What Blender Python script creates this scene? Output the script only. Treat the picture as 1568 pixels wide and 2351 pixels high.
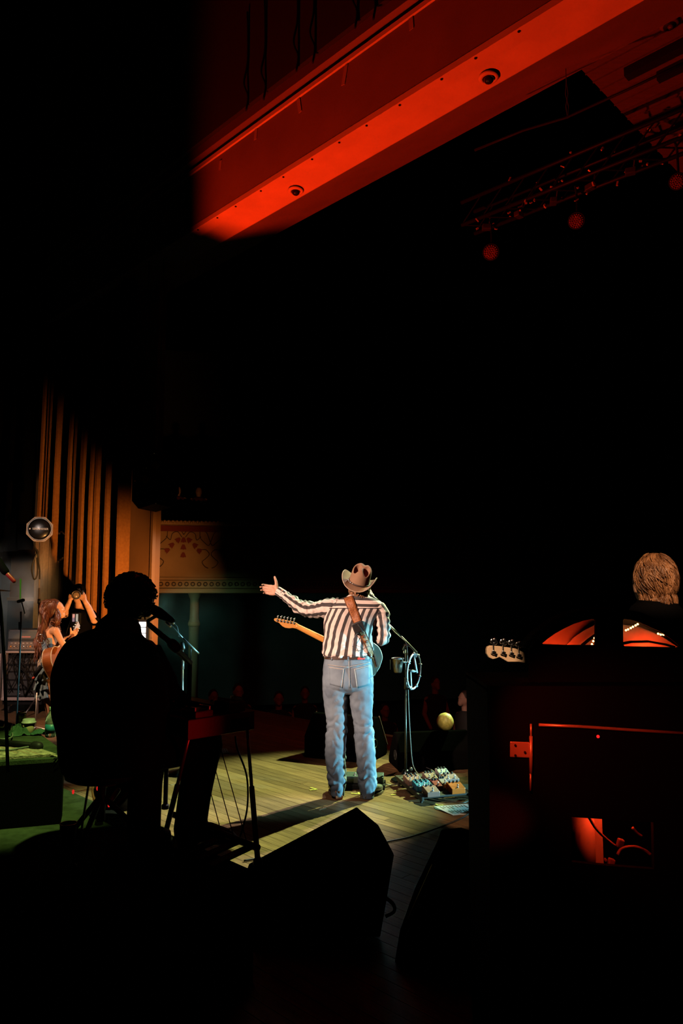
import bpy, bmesh, math, random
from mathutils import Vector, Matrix, noise
random.seed(7)
for _o in list(bpy.data.objects):
    bpy.data.objects.remove(_o)
SC = bpy.context.scene
COL = SC.collection
V = Vector

# ------------------------------------------------------------------ camera
F = 1666.0                       # focal length in pixels of the 1568 x 2351 frame
TILT = math.atan(184.5 / F)      # the camera looks slightly up: the horizon lies below the middle
CAM = V((0.0, 0.0, 1.68))
cam_data = bpy.data.cameras.new('camera')
cam_data.sensor_width = 36.0
cam_data.lens = F * 36.0 / 2351.0
cam_data.clip_start = 0.05
cam_data.clip_end = 200
cam = bpy.data.objects.new('camera', cam_data)
COL.objects.link(cam)
cam.location = CAM
cam.rotation_euler = (math.pi / 2 + TILT, 0, 0)
SC.camera = cam

# ------------------------------------------------------------------ world, exposure
world = bpy.data.worlds.new('dark_hall')
SC.world = world
world.use_nodes = True
world.node_tree.nodes['Background'].inputs[0].default_value = (0.3, 0.25, 0.25, 1)
world.node_tree.nodes['Background'].inputs[1].default_value = 0.0
SC.view_settings.view_transform = 'Standard'
SC.view_settings.look = 'None'
SC.view_settings.exposure = 0.0
SC.view_settings.gamma = 1.0
SC.view_settings.use_curve_mapping = False

# stage axes: the boards and the beam run along SX, the house lies along SY
SX = V((math.sqrt(.5), -math.sqrt(.5), 0))
SY = V((math.sqrt(.5), math.sqrt(.5), 0))
STAGE = Matrix.Rotation(-math.pi / 4, 4, 'Z')


def st(x, s, z=0.0):
    return SX * x + SY * s + V((0, 0, z))


def ray(px, py):
    x = (px - 784.0) / F
    y = (1175.5 - py) / F
    c, s = math.cos(TILT), math.sin(TILT)
    return V((x, c - y * s, s + y * c))


def P(px, py, dist):
    d = ray(px, py)
    return CAM + d * (dist / d.y)


def G(px, py, z=0.0):
    d = ray(px, py)
    return CAM + d * ((z - CAM.z) / d.z)


def PL(px, py, origin, normal):
    d = ray(px, py)
    return CAM + d * ((origin - CAM).dot(normal) / d.dot(normal))


# ------------------------------------------------------------------ lights
def spot(name, loc, target, power, color, angle, blend=0.25, size=0.05):
    l = bpy.data.lights.new(name, 'SPOT')
    l.energy = power
    l.color = color
    l.spot_size = math.radians(angle)
    l.spot_blend = blend
    l.shadow_soft_size = size
    o = bpy.data.objects.new(name, l)
    COL.objects.link(o)
    o.location = loc
    d = V(target) - V(loc)
    o.rotation_euler = d.to_track_quat('-Z', 'Y').to_euler()
    return o


def point(name, loc, power, color, size=0.03):
    l = bpy.data.lights.new(name, 'POINT')
    l.energy = power
    l.color = color
    l.shadow_soft_size = size
    o = bpy.data.objects.new(name, l)
    COL.objects.link(o)
    o.location = loc
    return o


D0 = 6.2                          # distance of the singer
# follow spot from the house, greenish white: makes the pool on the boards
FOOT = V((0.05, 6.2, 0))
_t = st(-4.85, 3.95, 0.0)
spot('house_follow_spot', _t + SY * 11.5 + V((0, 0, 9.4)), _t, 25000, (0.68, 1.0, 0.42), 12.0, 0.6, 0.08)
# greenish cyan side light from the wing at the right
spot('side_light', V((8.4, 5.15, 0.95)), V((0.06, 6.2, 0.62)), 9600, (0.28, 0.84, 1.0), 12.0, 0.45, 0.08)
# warm lamps of the upstage truss, one on each performer
spot('upstage_warm_lamp', V((-5.3, -0.4, 4.0)), V((-0.08, 6.2, 1.42)), 5600, (1.0, 0.64, 0.48), 15.0, 0.75, 0.06)
spot('leg_fill_spot', V((-0.9, 2.2, 4.4)), V((0.02, 6.2, 0.50)), 450, (1.0, 0.70, 0.56), 15, 0.9, 0.06)  # added fill for the singer's legs, not a lamp of the truss
spot('singer_edge_lamp', V((4.0, 11.5, 8.6)), V((0.10, 6.2, 1.50)), 4200, (1.0, 0.96, 0.95), 11, 0.4, 0.08)
# red uplight under the beam
spot('red_uplight', st(-7.0, 2.9, 1.5), P(930, 255, 6.1), 1750, (1.0, 0.026, 0.002), 76, 0.35, 0.05)
# amber wash on the curtain, the pier and the balcony front
spot('curtain_amber', st(-6.1, 4.0, 0.35), P(205, 1345, 11.0), 760, (1.0, 0.42, 0.11), 46, 0.9, 0.05)
spot('balcony_amber', V((2.6, 5.0, 6.2)), P(405, 1335, 15.0), 900, (1.0, 0.50, 0.16), 10.5, 1.0, 0.06)
# the woman at the left: warm from the upstage truss, white from the house
spot('guitarist_warm', V((-6.3, 5.6, 6.6)), P(115, 1490, 9.0), 2100, (1.0, 0.60, 0.36), 15, 0.5, 0.06)
spot('guitarist_front', P(118, 1480, 9.0) + SY * 8 + V((2.0, 0, 4.2)), P(120, 1480, 9.0), 3000, (1.0, 0.90, 0.80), 13, 0.4, 0.06)
spot('rack_warm', V((-3.2, 4.4, 3.4)), P(35, 1535, 9.9), 900, (1.0, 0.66, 0.56), 16, 0.7, 0.06)
spot('antenna_fill', V((-3.2, 4.4, 3.4)), P(91, 1215, 10.3), 420, (1.0, 0.76, 0.64), 3.6, 0.3, 0.04)  # narrow beam added to brighten the antenna alone
# green lamp above the risers
spot('riser_green', V((-0.5, 2.9, 5.0)), G(35, 1728, .8), 640, (0.74, 1.0, 0.24), 17, 0.7, 0.05)
# bass player
spot('bassist_warm', V((0.4, -1.2, 4.2)), P(1500, 1314, 3.45), 1250, (1.0, 0.60, 0.34), 5.0, 0.3, 0.04)
spot('bass_head_warm', V((0.4, -1.2, 4.2)), P(1142, 1490, 3.40), 1300, (1.0, 0.66, 0.42), 2.5, 0.1, 0.03)
# dim wing and house glow
spot('wing_glow', P(20, 1300, 8.6) + V((-0.6, 0, 0.6)), P(30, 1390, 12.5), 320, (0.80, 0.88, 0.85), 34, 0.9, 0.1)
spot('house_green', P(350, 1368, 13.4), P(470, 1470, 15.5), 60, (0.30, 0.9, 0.66), 75, 1.0, 0.1)
spot('house_red', P(900, 1100, 4.5) + V((0, 0, 1.5)), P(850, 1560, 9.8), 90, (1.0, 0.10, 0.07), 50, 0.8, 0.1)
spot('truss_red', st(-3.0, 4.9, 3.4), P(1330, 450, 7.4), 60, (1.0, 0.02, 0.012), 70, 0.6, 0.05)
spot('drape_fill', P(60, 1420, 10.2), P(83, 1230, 12.4), 130, (1.0, 0.74, 0.58), 26, 0.9, 0.05)  # unseen spot added to lift the grey drape
spot('steel_red', V((0.9, 2.2, 0.9)), P(500, 1700, 3.55), 26, (1.0, 0.03, 0.03), 26, 0.8, 0.03)
SC.cycles.diffuse_bounces = 0
# ------------------------------------------------------------------ materials
MATS = {}


def mat(name, color, rough=0.6, metal=0.0, var=0.0, vscale=8.0, bump=0.0, bscale=40.0, stretch=None, spec=0.5,
        emit=None, estr=0.0, rnd=0.0, coat=0.0, color2=None, trans=0.0, alpha=1.0):
    if name in MATS:
        return MATS[name]
    m = bpy.data.materials.new(name)
    m.use_nodes = True
    nt = m.node_tree
    b = nt.nodes['Principled BSDF']
    b.inputs['Base Color'].default_value = (*color, 1)
    b.inputs['Roughness'].default_value = rough
    b.inputs['Metallic'].default_value = metal
    b.inputs['Specular IOR Level'].default_value = spec
    b.inputs['Coat Weight'].default_value = coat
    b.inputs['Transmission Weight'].default_value = trans
    b.inputs['Alpha'].default_value = alpha
    if emit:
        b.inputs['Emission Color'].default_value = (*emit, 1)
        b.inputs['Emission Strength'].default_value = estr
    tc = nt.nodes.new('ShaderNodeTexCoord')
    mp = nt.nodes.new('ShaderNodeMapping')
    if stretch:
        mp.inputs['Scale'].default_value = stretch
    nt.links.new(tc.outputs['Object'], mp.inputs['Vector'])
    if var or color2:
        n = nt.nodes.new('ShaderNodeTexNoise')
        n.inputs['Scale'].default_value = vscale
        n.inputs['Detail'].default_value = 5
        nt.links.new(mp.outputs['Vector'], n.inputs['Vector'])
        r = nt.nodes.new('ShaderNodeValToRGB')
        c2 = color2 or tuple(max(0, c * (1 - var)) for c in color)
        c1 = color if color2 else tuple(min(1, c * (1 + var * .6)) for c in color)
        r.color_ramp.elements[0].position = 0.35
        r.color_ramp.elements[1].position = 0.65
        r.color_ramp.elements[0].color = (*c2, 1)
        r.color_ramp.elements[1].color = (*c1, 1)
        nt.links.new(n.outputs['Fac'], r.inputs['Fac'])
        out = r.outputs['Color']
        if rnd:
            oi = nt.nodes.new('ShaderNodeObjectInfo')
            h = nt.nodes.new('ShaderNodeHueSaturation')
            mr = nt.nodes.new('ShaderNodeMapRange')
            mr.inputs['To Min'].default_value = 1 - rnd
            mr.inputs['To Max'].default_value = 1 + rnd
            nt.links.new(oi.outputs['Random'], mr.inputs['Value'])
            nt.links.new(mr.outputs['Result'], h.inputs['Value'])
            nt.links.new(out, h.inputs['Color'])
            out = h.outputs['Color']
        nt.links.new(out, b.inputs['Base Color'])
    if bump:
        n2 = nt.nodes.new('ShaderNodeTexNoise')
        n2.inputs['Scale'].default_value = bscale
        n2.inputs['Detail'].default_value = 4
        nt.links.new(mp.outputs['Vector'], n2.inputs['Vector'])
        bp = nt.nodes.new('ShaderNodeBump')
        bp.inputs['Strength'].default_value = bump
        bp.inputs['Distance'].default_value = 0.01
        nt.links.new(n2.outputs['Fac'], bp.inputs['Height'])
        nt.links.new(bp.outputs['Normal'], b.inputs['Normal'])
    MATS[name] = m
    return m


def striped(name, light, dark, period, share):
    """cloth woven in stripes that follow the attribute 'sc' (metres across the cloth)"""
    m = mat(name, light, 0.8, bump=0.06, bscale=160)
    nt = m.node_tree
    b = nt.nodes['Principled BSDF']
    at = nt.nodes.new('ShaderNodeAttribute')
    at.attribute_name = 'sc'
    d = nt.nodes.new('ShaderNodeMath'); d.operation = 'DIVIDE'; d.inputs[1].default_value = period
    fr = nt.nodes.new('ShaderNodeMath'); fr.operation = 'FRACT'
    lt = nt.nodes.new('ShaderNodeMath'); lt.operation = 'LESS_THAN'; lt.inputs[1].default_value = share
    mx = nt.nodes.new('ShaderNodeMix'); mx.data_type = 'RGBA'
    mx.inputs['A'].default_value = (*light, 1)
    mx.inputs['B'].default_value = (*dark, 1)
    nt.links.new(at.outputs['Fac'], d.inputs[0])
    nt.links.new(d.outputs[0], fr.inputs[0])
    nt.links.new(fr.outputs[0], lt.inputs[0])
    nt.links.new(lt.outputs[0], mx.inputs['Factor'])
    nt.links.new(mx.outputs['Result'], b.inputs['Base Color'])
    return m


M_BLACK = mat('black_paint', (0.007, 0.007, 0.0075), 0.6, spec=0.15)
M_BLACKC = mat('black_cloth', (0.0035, 0.0033, 0.0035), 0.95, spec=0.02)
M_RUBBER = mat('black_rubber', (0.02, 0.02, 0.02), 0.5, spec=0.3)
M_STEEL = mat('chrome', (0.75, 0.75, 0.76), 0.22, 1.0)
M_DSTEEL = mat('black_chrome', (0.16, 0.155, 0.15), 0.38, 0.9)
M_WHITE = mat('white_plastic', (0.75, 0.74, 0.72), 0.5)
M_SKIN = mat('skin', (0.62, 0.33, 0.22), 0.55, var=0.12, vscale=30)
M_CABLE = mat('cable_rubber', (0.05, 0.05, 0.048), 0.45)


# ------------------------------------------------------------------ mesh builder
def frame(o, x, y=None, z=None):
    """matrix with the given origin and axes (any two of them)"""
    if y is None:
        x = V(x).normalized(); z = V(z).normalized(); y = z.cross(x).normalized(); z = x.cross(y)
    elif z is None:
        x = V(x).normalized(); y = V(y).normalized(); z = x.cross(y).normalized(); y = z.cross(x)
    m = Matrix((x, y, z)).transposed().to_4x4()
    m.translation = V(o)
    return m


def along(o, d, up=V((0, 0, 1))):
    """frame whose z runs along d"""
    z = V(d).normalized()
    if abs(z.dot(up)) > 0.99:
        up = V((1, 0, 0))
    x = up.cross(z).normalized()
    y = z.cross(x)
    m = Matrix((x, y, z)).transposed().to_4x4()
    m.translation = V(o)
    return m


class MB:
    def __init__(s):
        s.v = []; s.f = []; s.sc = []

    def add(s, vs, fs, sc=None, M=None):
        o = len(s.v)
        if M is not None:
            vs = [M @ V(p) for p in vs]
        s.v += [V(p) for p in vs]
        s.f += [tuple(i + o for i in f) for f in fs]
        s.sc += sc if sc else [0.0] * len(vs)
        return s

    def box(s, c, size, M=None):
        cx, cy, cz = c; x, y, z = size[0] / 2, size[1] / 2, size[2] / 2
        vs = [(cx + a * x, cy + b * y, cz + d * z) for a in (-1, 1) for b in (-1, 1) for d in (-1, 1)]
        fs = [(0, 1, 3, 2), (4, 6, 7, 5), (0, 4, 5, 1), (2, 3, 7, 6), (0, 2, 6, 4), (1, 5, 7, 3)]
        return s.add(vs, fs, None, M)

    def loft(s, rings, cap=True, closed=True, sc=None, M=None):
        n = len(rings[0]); vs = [p for r in rings for p in r]; fs = []
        m = n if closed else n - 1
        for i in range(len(rings) - 1):
            for k in range(m):
                a = i * n + k; b = i * n + (k + 1) % n
                fs.append((a, b, b + n, a + n))
        if cap:
            fs.append(tuple(range(n - 1, -1, -1)))
            o = (len(rings) - 1) * n
            fs.append(tuple(range(o, o + n)))
        return s.add(vs, fs, sc, M)

    def tube(s, pts, r, seg=8, cap=True, round_=False, flat=1.0, M=None):
        pts = [V(p) for p in pts]
        rr = list(r) if hasattr(r, '__len__') else [r] * len(pts)
        if round_:
            d0 = (pts[0] - pts[1]).normalized(); d1 = (pts[-1] - pts[-2]).normalized()
            a = [(.0, 1.0), (.5, .87), (.87, .5), (.985, .17)]
            pre = [(pts[0] + d0 * rr[0] * q, rr[0] * w) for q, w in reversed(a[1:])]
            post = [(pts[-1] + d1 * rr[-1] * q, rr[-1] * w) for q, w in a[1:]]
            pts = [p for p, _ in pre] + pts + [p for p, _ in post]
            rr = [w for _, w in pre] + rr + [w for _, w in post]
        t = (pts[1] - pts[0]).normalized()
        up = V((0, 0, 1)) if abs(t.z) < .9 else V((1, 0, 0))
        x = up.cross(t).normalized()
        rings = []
        for i, p in enumerate(pts):
            if i == 0: t = pts[1] - pts[0]
            elif i == len(pts) - 1: t = pts[-1] - pts[-2]
            else: t = (pts[i + 1] - pts[i]).normalized() + (pts[i] - pts[i - 1]).normalized()
            t = t.normalized() if t.length > 1e-9 else V((0, 0, 1))
            x = (x - t * x.dot(t))
            x = x.normalized() if x.length > 1e-6 else t.orthogonal().normalized()
            y = t.cross(x)
            rings.append([p + (x * math.cos(2 * math.pi * k / seg) + y * flat * math.sin(2 * math.pi * k / seg)) * rr[i] for k in range(seg)])
        return s.loft(rings, cap, M=M)

    def ring(s, c, R, r, M=None, seg=40, sub=8, a0=0, a1=360, sx=1.0):
        full = (a1 - a0) >= 360
        n = seg if full else seg + 1
        rings = []
        for i in range(n):
            a = math.radians(a0 + (a1 - a0) * i / seg)
            e = V((math.cos(a) * sx, math.sin(a), 0))
            rings.append([V(c) + e * (R + r * math.cos(2 * math.pi * k / sub)) + V((0, 0, r * math.sin(2 * math.pi * k / sub))) for k in range(sub)])
        if full:
            rings.append(rings[0])
        return s.loft(rings, not full, M=M)

    def lathe(s, prof, seg=24, M=None, sx=1.0, sy=1.0):
        rings = [[V((r * math.cos(2 * math.pi * k / seg) * sx, r * math.sin(2 * math.pi * k / seg) * sy, z)) for k in range(seg)] for r, z in prof]
        return s.loft(rings, True, M=M)

    def sphere(s, c, r, seg=20, rings=12, M=None):
        r = r if hasattr(r, '__len__') else (r, r, r)
        rg = []
        for i in range(1, rings):
            a = math.pi * i / rings
            rg.append([V((c[0] + r[0] * math.sin(a) * math.cos(2 * math.pi * k / seg), c[1] + r[1] * math.sin(a) * math.sin(2 * math.pi * k / seg), c[2] - r[2] * math.cos(a))) for k in range(seg)])
        return s.loft(rg, True, M=M)

    def prism(s, poly, h0, h1, M=None):
        n = len(poly)
        vs = [V((x, y, h0)) for x, y in poly] + [V((x, y, h1)) for x, y in poly]
        fs = [(i, (i + 1) % n, (i + 1) % n + n, i + n) for i in range(n)]
        fs += [tuple(range(n - 1, -1, -1)), tuple(range(n, 2 * n))]
        return s.add(vs, fs, None, M)

    def grid(s, fn, nu, nv, M=None):
        vs = [fn(i / nu, j / nv) for i in range(nu + 1) for j in range(nv + 1)]
        fs = [(i * (nv + 1) + j, (i + 1) * (nv + 1) + j, (i + 1) * (nv + 1) + j + 1, i * (nv + 1) + j + 1) for i in range(nu) for j in range(nv)]
        return s.add(vs, fs, None, M)

    def build(s, name, material, parent=None, smooth=False, bevel=0.0, sc=False, voxel=0.0, relax=0, solid=0.0, auto=False):
        me = bpy.data.meshes.new(name)
        me.from_pydata([tuple(p) for p in s.v], [], s.f)
        me.materials.append(material)
        if sc:
            a = me.attributes.new('sc', 'FLOAT', 'POINT')
            a.data.foreach_set('value', s.sc)
        bm = bmesh.new(); bm.from_mesh(me)
        bmesh.ops.recalc_face_normals(bm, faces=bm.faces)
        bm.to_mesh(me); bm.free()
        me.polygons.foreach_set('use_smooth', [bool(smooth)] * len(me.polygons))
        o = bpy.data.objects.new(name, me)
        COL.objects.link(o)
        if parent is not None:
            attach(o, parent)
        if voxel:
            md = o.modifiers.new('union', 'REMESH'); md.mode = 'VOXEL'; md.voxel_size = voxel; md.use_smooth_shade = True
            if relax:
                sm = o.modifiers.new('relax', 'SMOOTH'); sm.factor = 0.5; sm.iterations = relax
        if solid:
            sd = o.modifiers.new('thickness', 'SOLIDIFY'); sd.thickness = solid; sd.offset = 0
        if bevel:
            bv = o.modifiers.new('rounding', 'BEVEL'); bv.width = bevel; bv.segments = 2; bv.limit_method = 'ANGLE'
        if auto:
            pass
        return o


WORLD_LOC = {}


def base_of(o):
    v = V((0, 0, 0))
    while o is not None:
        v = v + V(o.location)
        o = o.parent
    return v


def attach(o, parent):
    o.parent = parent
    o.matrix_parent_inverse = Matrix.Translation(-base_of(parent)) if parent.type == 'EMPTY' else Matrix.Identity(4)


def thing(name, label, cat, loc, group=None):
    o = bpy.data.objects.new(name, None)
    o.empty_display_size = 0.1
    COL.objects.link(o)
    o.location = V(loc)
    o['label'] = label; o['category'] = cat
    if group:
        o['group'] = group
    return o


def tag(o, label, cat, group=None, kind=None):
    o['label'] = label; o['category'] = cat
    if group: o['group'] = group
    if kind: o['kind'] = kind
    return o


def struct(o, label=None):
    o['kind'] = 'structure'
    if label: o['label'] = label
    return o


def copy_tree(o, offset, label=None, parent=None):
    c = o.copy()
    COL.objects.link(c)
    if parent is None:
        c.location = V(o.location) + V(offset)
        if label: c['label'] = label
    else:
        c.parent = parent
    for ch in list(o.children):
        copy_tree(ch, offset, None, c)
    return c


def smooth_path(pts, n=8):
    """Catmull-Rom through the points"""
    pts = [V(p) for p in pts]
    q = [pts[0] * 2 - pts[1]] + pts + [pts[-1] * 2 - pts[-2]]
    out = []
    for i in range(1, len(q) - 2):
        a, b, c, d = q[i - 1], q[i], q[i + 1], q[i + 2]
        for k in range(n):
            t = k / n
            out.append(0.5 * ((2 * b) + (c - a) * t + (2 * a - 5 * b + 4 * c - d) * t * t + (3 * b - a - 3 * c + d) * t ** 3))
    out.append(pts[-1])
    return out


def lerp_rows(rows, n):
    """resample rows of numbers smoothly to n rows"""
    out = []
    m = len(rows) - 1
    for i in range(n):
        t = i / (n - 1) * m
        k = min(int(t), m - 1); f = t - k
        a = rows[max(k - 1, 0)]; b = rows[k]; c = rows[k + 1]; d = rows[min(k + 2, m)]
        out.append([0.5 * (2 * b[j] + (c[j] - a[j]) * f + (2 * a[j] - 5 * b[j] + 4 * c[j] - d[j]) * f * f + (3 * b[j] - a[j] - 3 * c[j] + d[j]) * f ** 3) for j in range(len(b))])
    return out


def oval(c, rx, ry, n, p=2.3):
    """horizontal superellipse, first point at the far side"""
    out = []
    for k in range(n):
        a = math.pi / 2 + 2 * math.pi * k / n
        x = math.copysign(abs(math.cos(a)) ** (2 / p), math.cos(a)) * rx
        y = math.copysign(abs(math.sin(a)) ** (2 / p), math.sin(a)) * ry
        out.append(V((c[0] + x, c[1] + y, c[2])))
    return out


def arc_sc(ring):
    """signed arc length from the near side of a ring"""
    n = len(ring); h = n // 2
    L = [0.0]
    for k in range(n):
        L.append(L[-1] + (ring[(k + 1) % n] - ring[k]).length)
    return [L[k] - L[h] for k in range(n)]


def shrink(o, target, axis='Y', offset=0.003, aux=None):
    md = o.modifiers.new('lie_on', 'SHRINKWRAP')
    md.wrap_method = 'PROJECT'
    md.use_project_x = axis == 'X'; md.use_project_y = axis == 'Y'; md.use_project_z = axis == 'Z'
    md.use_positive_direction = True; md.use_negative_direction = False
    md.target = target
    md.offset = offset
    if aux: md.auxiliary_target = aux
    return md
# ------------------------------------------------------------------ the stage floor
M_BOARD = mat('stage_board', (0.30, 0.165, 0.075), 0.42, color2=(0.15, 0.080, 0.036), vscale=3.0, stretch=(1.2, 22, 22), bump=0.15, bscale=30, rnd=0.30, spec=0.35)
M_UNDER = mat('stage_underlay', (0.015, 0.010, 0.007), 0.9)
S_EDGE = 6.7
b = MB().box((-6, -0.6 + (S_EDGE - 7.4) / 2 + 0.0, -0.15), (26, S_EDGE + 6.2, 0.25), STAGE)
floor = struct(b.build('floor', M_UNDER), 'worn wooden stage floor of narrow boards')
PW = 0.083
_meshes = {}


def board_mesh(L):
    if L not in _meshes:
        bb = MB().box((0, 0, -0.0125), (L - 0.003, PW - 0.0035, 0.025))
        o = bb.build('plank', M_BOARD)
        _meshes[L] = o.data
        bpy.data.objects.remove(o)
    return _meshes[L]


rest = MB()
n_single = 0
rr = random.Random(3)
s = -2.0
row = 0
while s < S_EDGE - 0.04:
    x = -17.0 + rr.uniform(0, 2)
    while x < 6.5:
        L = rr.choice((1.8, 2.4, 3.0))
        cx = x + L / 2
        dz = rr.uniform(-0.0012, 0.0)
        near = 1.75 < s < 6.2 and -8.4 < cx < -0.6
        w = STAGE @ V((cx, s, 0))
        if near and n_single < 300:
            o = bpy.data.objects.new('plank', board_mesh(L))
            COL.objects.link(o)
            o.matrix_world = Matrix.Translation(V((w.x, w.y, dz))) @ STAGE
            o.parent = floor
            n_single += 1
        else:
            rest.box((cx, s, -0.0125 + dz), (L - 0.003, PW - 0.0035, 0.025), STAGE)
        x += L
    s += PW
    row += 1
o = rest.build('plank_rest', M_BOARD, floor)
o['kind'] = 'stuff'
# lower house floor in front of the stage
M_DARKF = mat('dark_carpet', (0.02, 0.012, 0.012), 0.95)
struct(MB().box((0, 24.0, -1.85), (60, 34.5, 0.3), STAGE).build('floor_house', M_DARKF), 'dark house floor below the stage')

# ------------------------------------------------------------------ the proscenium beam
M_PLASTER = mat('painted_plaster', (0.62, 0.58, 0.52), 0.62, var=0.10, vscale=2.5, bump=0.08, bscale=14)
ZS = 6.2
A1, B1 = G(410, 545, ZS), G(1297, 0, ZS)      # rear edge of the soffit
A3, B3 = G(471, 580, ZS), G(1475, 0, ZS)      # front edge of the flat soffit
Z4 = ZS + .40
A4, B4 = G(543, 583, Z4), G(1568, 30, Z4)


def sof(a, b):
    m = (a + b) / 2
    return m.dot(SY)


s1, s3, s4 = sof(A1, B1), sof(A3, B3), sof(A4, B4)
H_BACK = PL(700, 183, st(0, s1), SY).z        # top rail of the rear face
XL, XR = -13.0, 2.5


def xbar(poly, name, m, parent=None, x0=XL, x1=XR, bevel=0):
    """bar along the stage with cross-section (s, z)"""
    b = MB()
    n = len(poly)
    b.v = [st(x0, p[0], p[1]) for p in poly] + [st(x1, p[0], p[1]) for p in poly]
    b.f = [(i, (i + 1) % n, (i + 1) % n + n, i + n) for i in range(n)] + [tuple(range(n - 1, -1, -1)), tuple(range(n, 2 * n))]
    b.sc = [0] * len(b.v)
    return b.build(name, m, parent, bevel=bevel)


beam = struct(xbar([(s1 + .012, ZS + .03), (s3, ZS), (s3 + .02, H_BACK), (s1 + .012, H_BACK)], 'trim_1', M_PLASTER), 'long plaster proscenium beam lit red')
M_PLASTD = mat('shade_toned_plaster', (0.17, 0.14, 0.13), 0.65, var=0.10, vscale=2.5)  # darker than the soffit: weaker light on the sloped face put into the colour
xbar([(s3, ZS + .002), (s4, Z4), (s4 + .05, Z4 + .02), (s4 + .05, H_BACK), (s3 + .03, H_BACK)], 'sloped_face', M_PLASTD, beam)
xbar([(s1 + .004, ZS + .05), (s1 + .012, ZS + .05), (s1 + .012, H_BACK), (s1 + .004, H_BACK)], 'rear_face', mat('shade_toned_rear', (0.22, 0.18, 0.16), 0.65, var=0.12, vscale=1.6), beam)  # rear face toned down in colour to stand for its shade
lipw = (PL(1060, 178, V((0, 0, ZS)), V((0, 0, 1))).dot(SY) - s1)
xbar([(s1, ZS - .012), (s1 + lipw, ZS - .012), (s1 + lipw, ZS + .02), (s1 + .006, ZS + .05), (s1, ZS + .05)], 'soffit_lip', M_PLASTER, beam)
xbar([(s1 - .05, H_BACK - .02), (s1 + .02, H_BACK - .05), (s1 + .02, H_BACK + .10), (s1 - .05, H_BACK + .10)], 'top_rail', mat('dark_rail', (0.10, 0.07, 0.06), 0.6), beam)
xbar([(s1 - .02, H_BACK - .16), (s1 + .02, H_BACK - .16), (s1 + .02, H_BACK - .11), (s1 - .02, H_BACK - .11)], 'cable_rail', M_PLASTER, beam)
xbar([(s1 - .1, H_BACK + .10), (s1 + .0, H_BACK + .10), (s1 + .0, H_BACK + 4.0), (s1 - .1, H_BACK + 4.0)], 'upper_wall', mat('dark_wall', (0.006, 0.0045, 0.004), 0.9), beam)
for i in range(26):                              # screws along the lip
    x = -9.5 + i * 0.42 + rr.uniform(-.05, .05)
    MB().lathe([(0.012, 0), (0.012, .006)], 8, Matrix.Translation(st(x, s1 + .03, ZS - .018))).build('screw', M_BLACK, beam)
for i in range(9):                               # torn tape on the rear face
    x = -8.6 + i * 0.78 + rr.uniform(-.2, .2)
    o = MB().box((0, 0, 0), (0.05, 0.004, rr.uniform(.10, .2)), Matrix.Translation(st(x, s1 - .0, H_BACK - rr.uniform(.2, .3))) @ STAGE @ Matrix.Rotation(rr.uniform(-.3, .3), 4, 'Y')).build('tape_scrap', mat('old_tape', (0.35, 0.30, 0.26), 0.8), beam)
# hanging cables and hooks above the rail
for i, (px, py, ln) in enumerate([(815, 60, 90), (680, 160, 110), (718, 140, 90), (605, 225, 70), (565, 250, 60), (857, 40, 60)]):
    p = PL(px, py, st(0, s1 - .12), SY)
    pts = smooth_path([p + V((0, 0, -.02)), p + V((.02, 0, .15)), p + V((-.03, 0, .32)), p + V((.01, 0, .6)), p + V((0, 0, 1.2))], 5)
    o = MB().tube(pts, 0.012, 6).build('hanging_cable', M_BLACK, smooth=True)
    tag(o, ['black cable hanging over the beam near its right end', 'black cable hanging above the middle of the beam', 'thin black cable beside the middle one above the beam', 'black cable hanging near the left end of the beam', 'leftmost black cable hanging above the beam', 'rightmost black cable hanging above the beam'][i], 'cable', 'cables above the beam')
# dome cameras in the soffit
for i, (px, py) in enumerate([(679, 437), (1122, 177)]):
    c = G(px, py, ZS)
    t = thing('dome_camera', ['small dark dome camera in round trim, nearer the left end of the beam', 'small dark dome camera in round trim, nearer the right end of the beam'][i], 'dome camera', c, 'dome cameras in the beam')
    Mx = Matrix.Translation(c) @ Matrix.Rotation(math.pi, 4, 'X')
    MB().lathe([(0.085, -.01), (0.09, .004), (0.082, .016), (0.056, .02), (0.052, .012), (0.05, -.01)], 32, Mx).build('trim_ring', M_PLASTER, t, smooth=True)
    MB().lathe([(0.05, 0)] + [(0.048 * math.cos(a), 0.012 + 0.048 * math.sin(a)) for a in [k * math.pi / 2 / 8 for k in range(8)]] + [(0.002, .06)], 24, Mx).build('dome', mat('dark_dome', (0.02, 0.01, 0.01), 0.08, spec=0.6), t, smooth=True)

# ------------------------------------------------------------------ house ceiling beyond the beam
M_CEIL = mat('ceiling_boards', (0.075, 0.06, 0.055), 0.7, var=0.15, vscale=3, stretch=(1, 12, 1))
ZC = Z4 + .12
XCE = G(1345, 170, ZC).dot(SX)  # ceiling cut off here to stand in for where the red light fades
ceil = struct(MB().box((XCE + 3, s4 + 2.1, ZC + .15), (6, 4, .3), STAGE).build('ceiling', M_CEIL), 'dark boarded house ceiling beyond the beam')
for k in range(14):
    MB().box((XCE + 3, s4 + .25 + k * .16, ZC - .008), (6, .012, .02), STAGE).build('ceiling_batten', M_CEIL, ceil)
for k, (q, w) in enumerate([((1500, 140), .10), ((1540, 165), .07)]):
    c = G(q[0], q[1], ZC - .05)
    xbar([(c.dot(SY) - w / 2, ZC - .09), (c.dot(SY) + w / 2, ZC - .09), (c.dot(SY) + w / 2, ZC), (c.dot(SY) - w / 2, ZC)], 'slot_track', M_BLACK, ceil, XCE + .3 + k * .2, XCE + 6)
c = G(1537, 53, ZC)
t = thing('recessed_downlight', 'unlit round recessed downlight in the ceiling at the top right', 'ceiling light', c)
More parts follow.
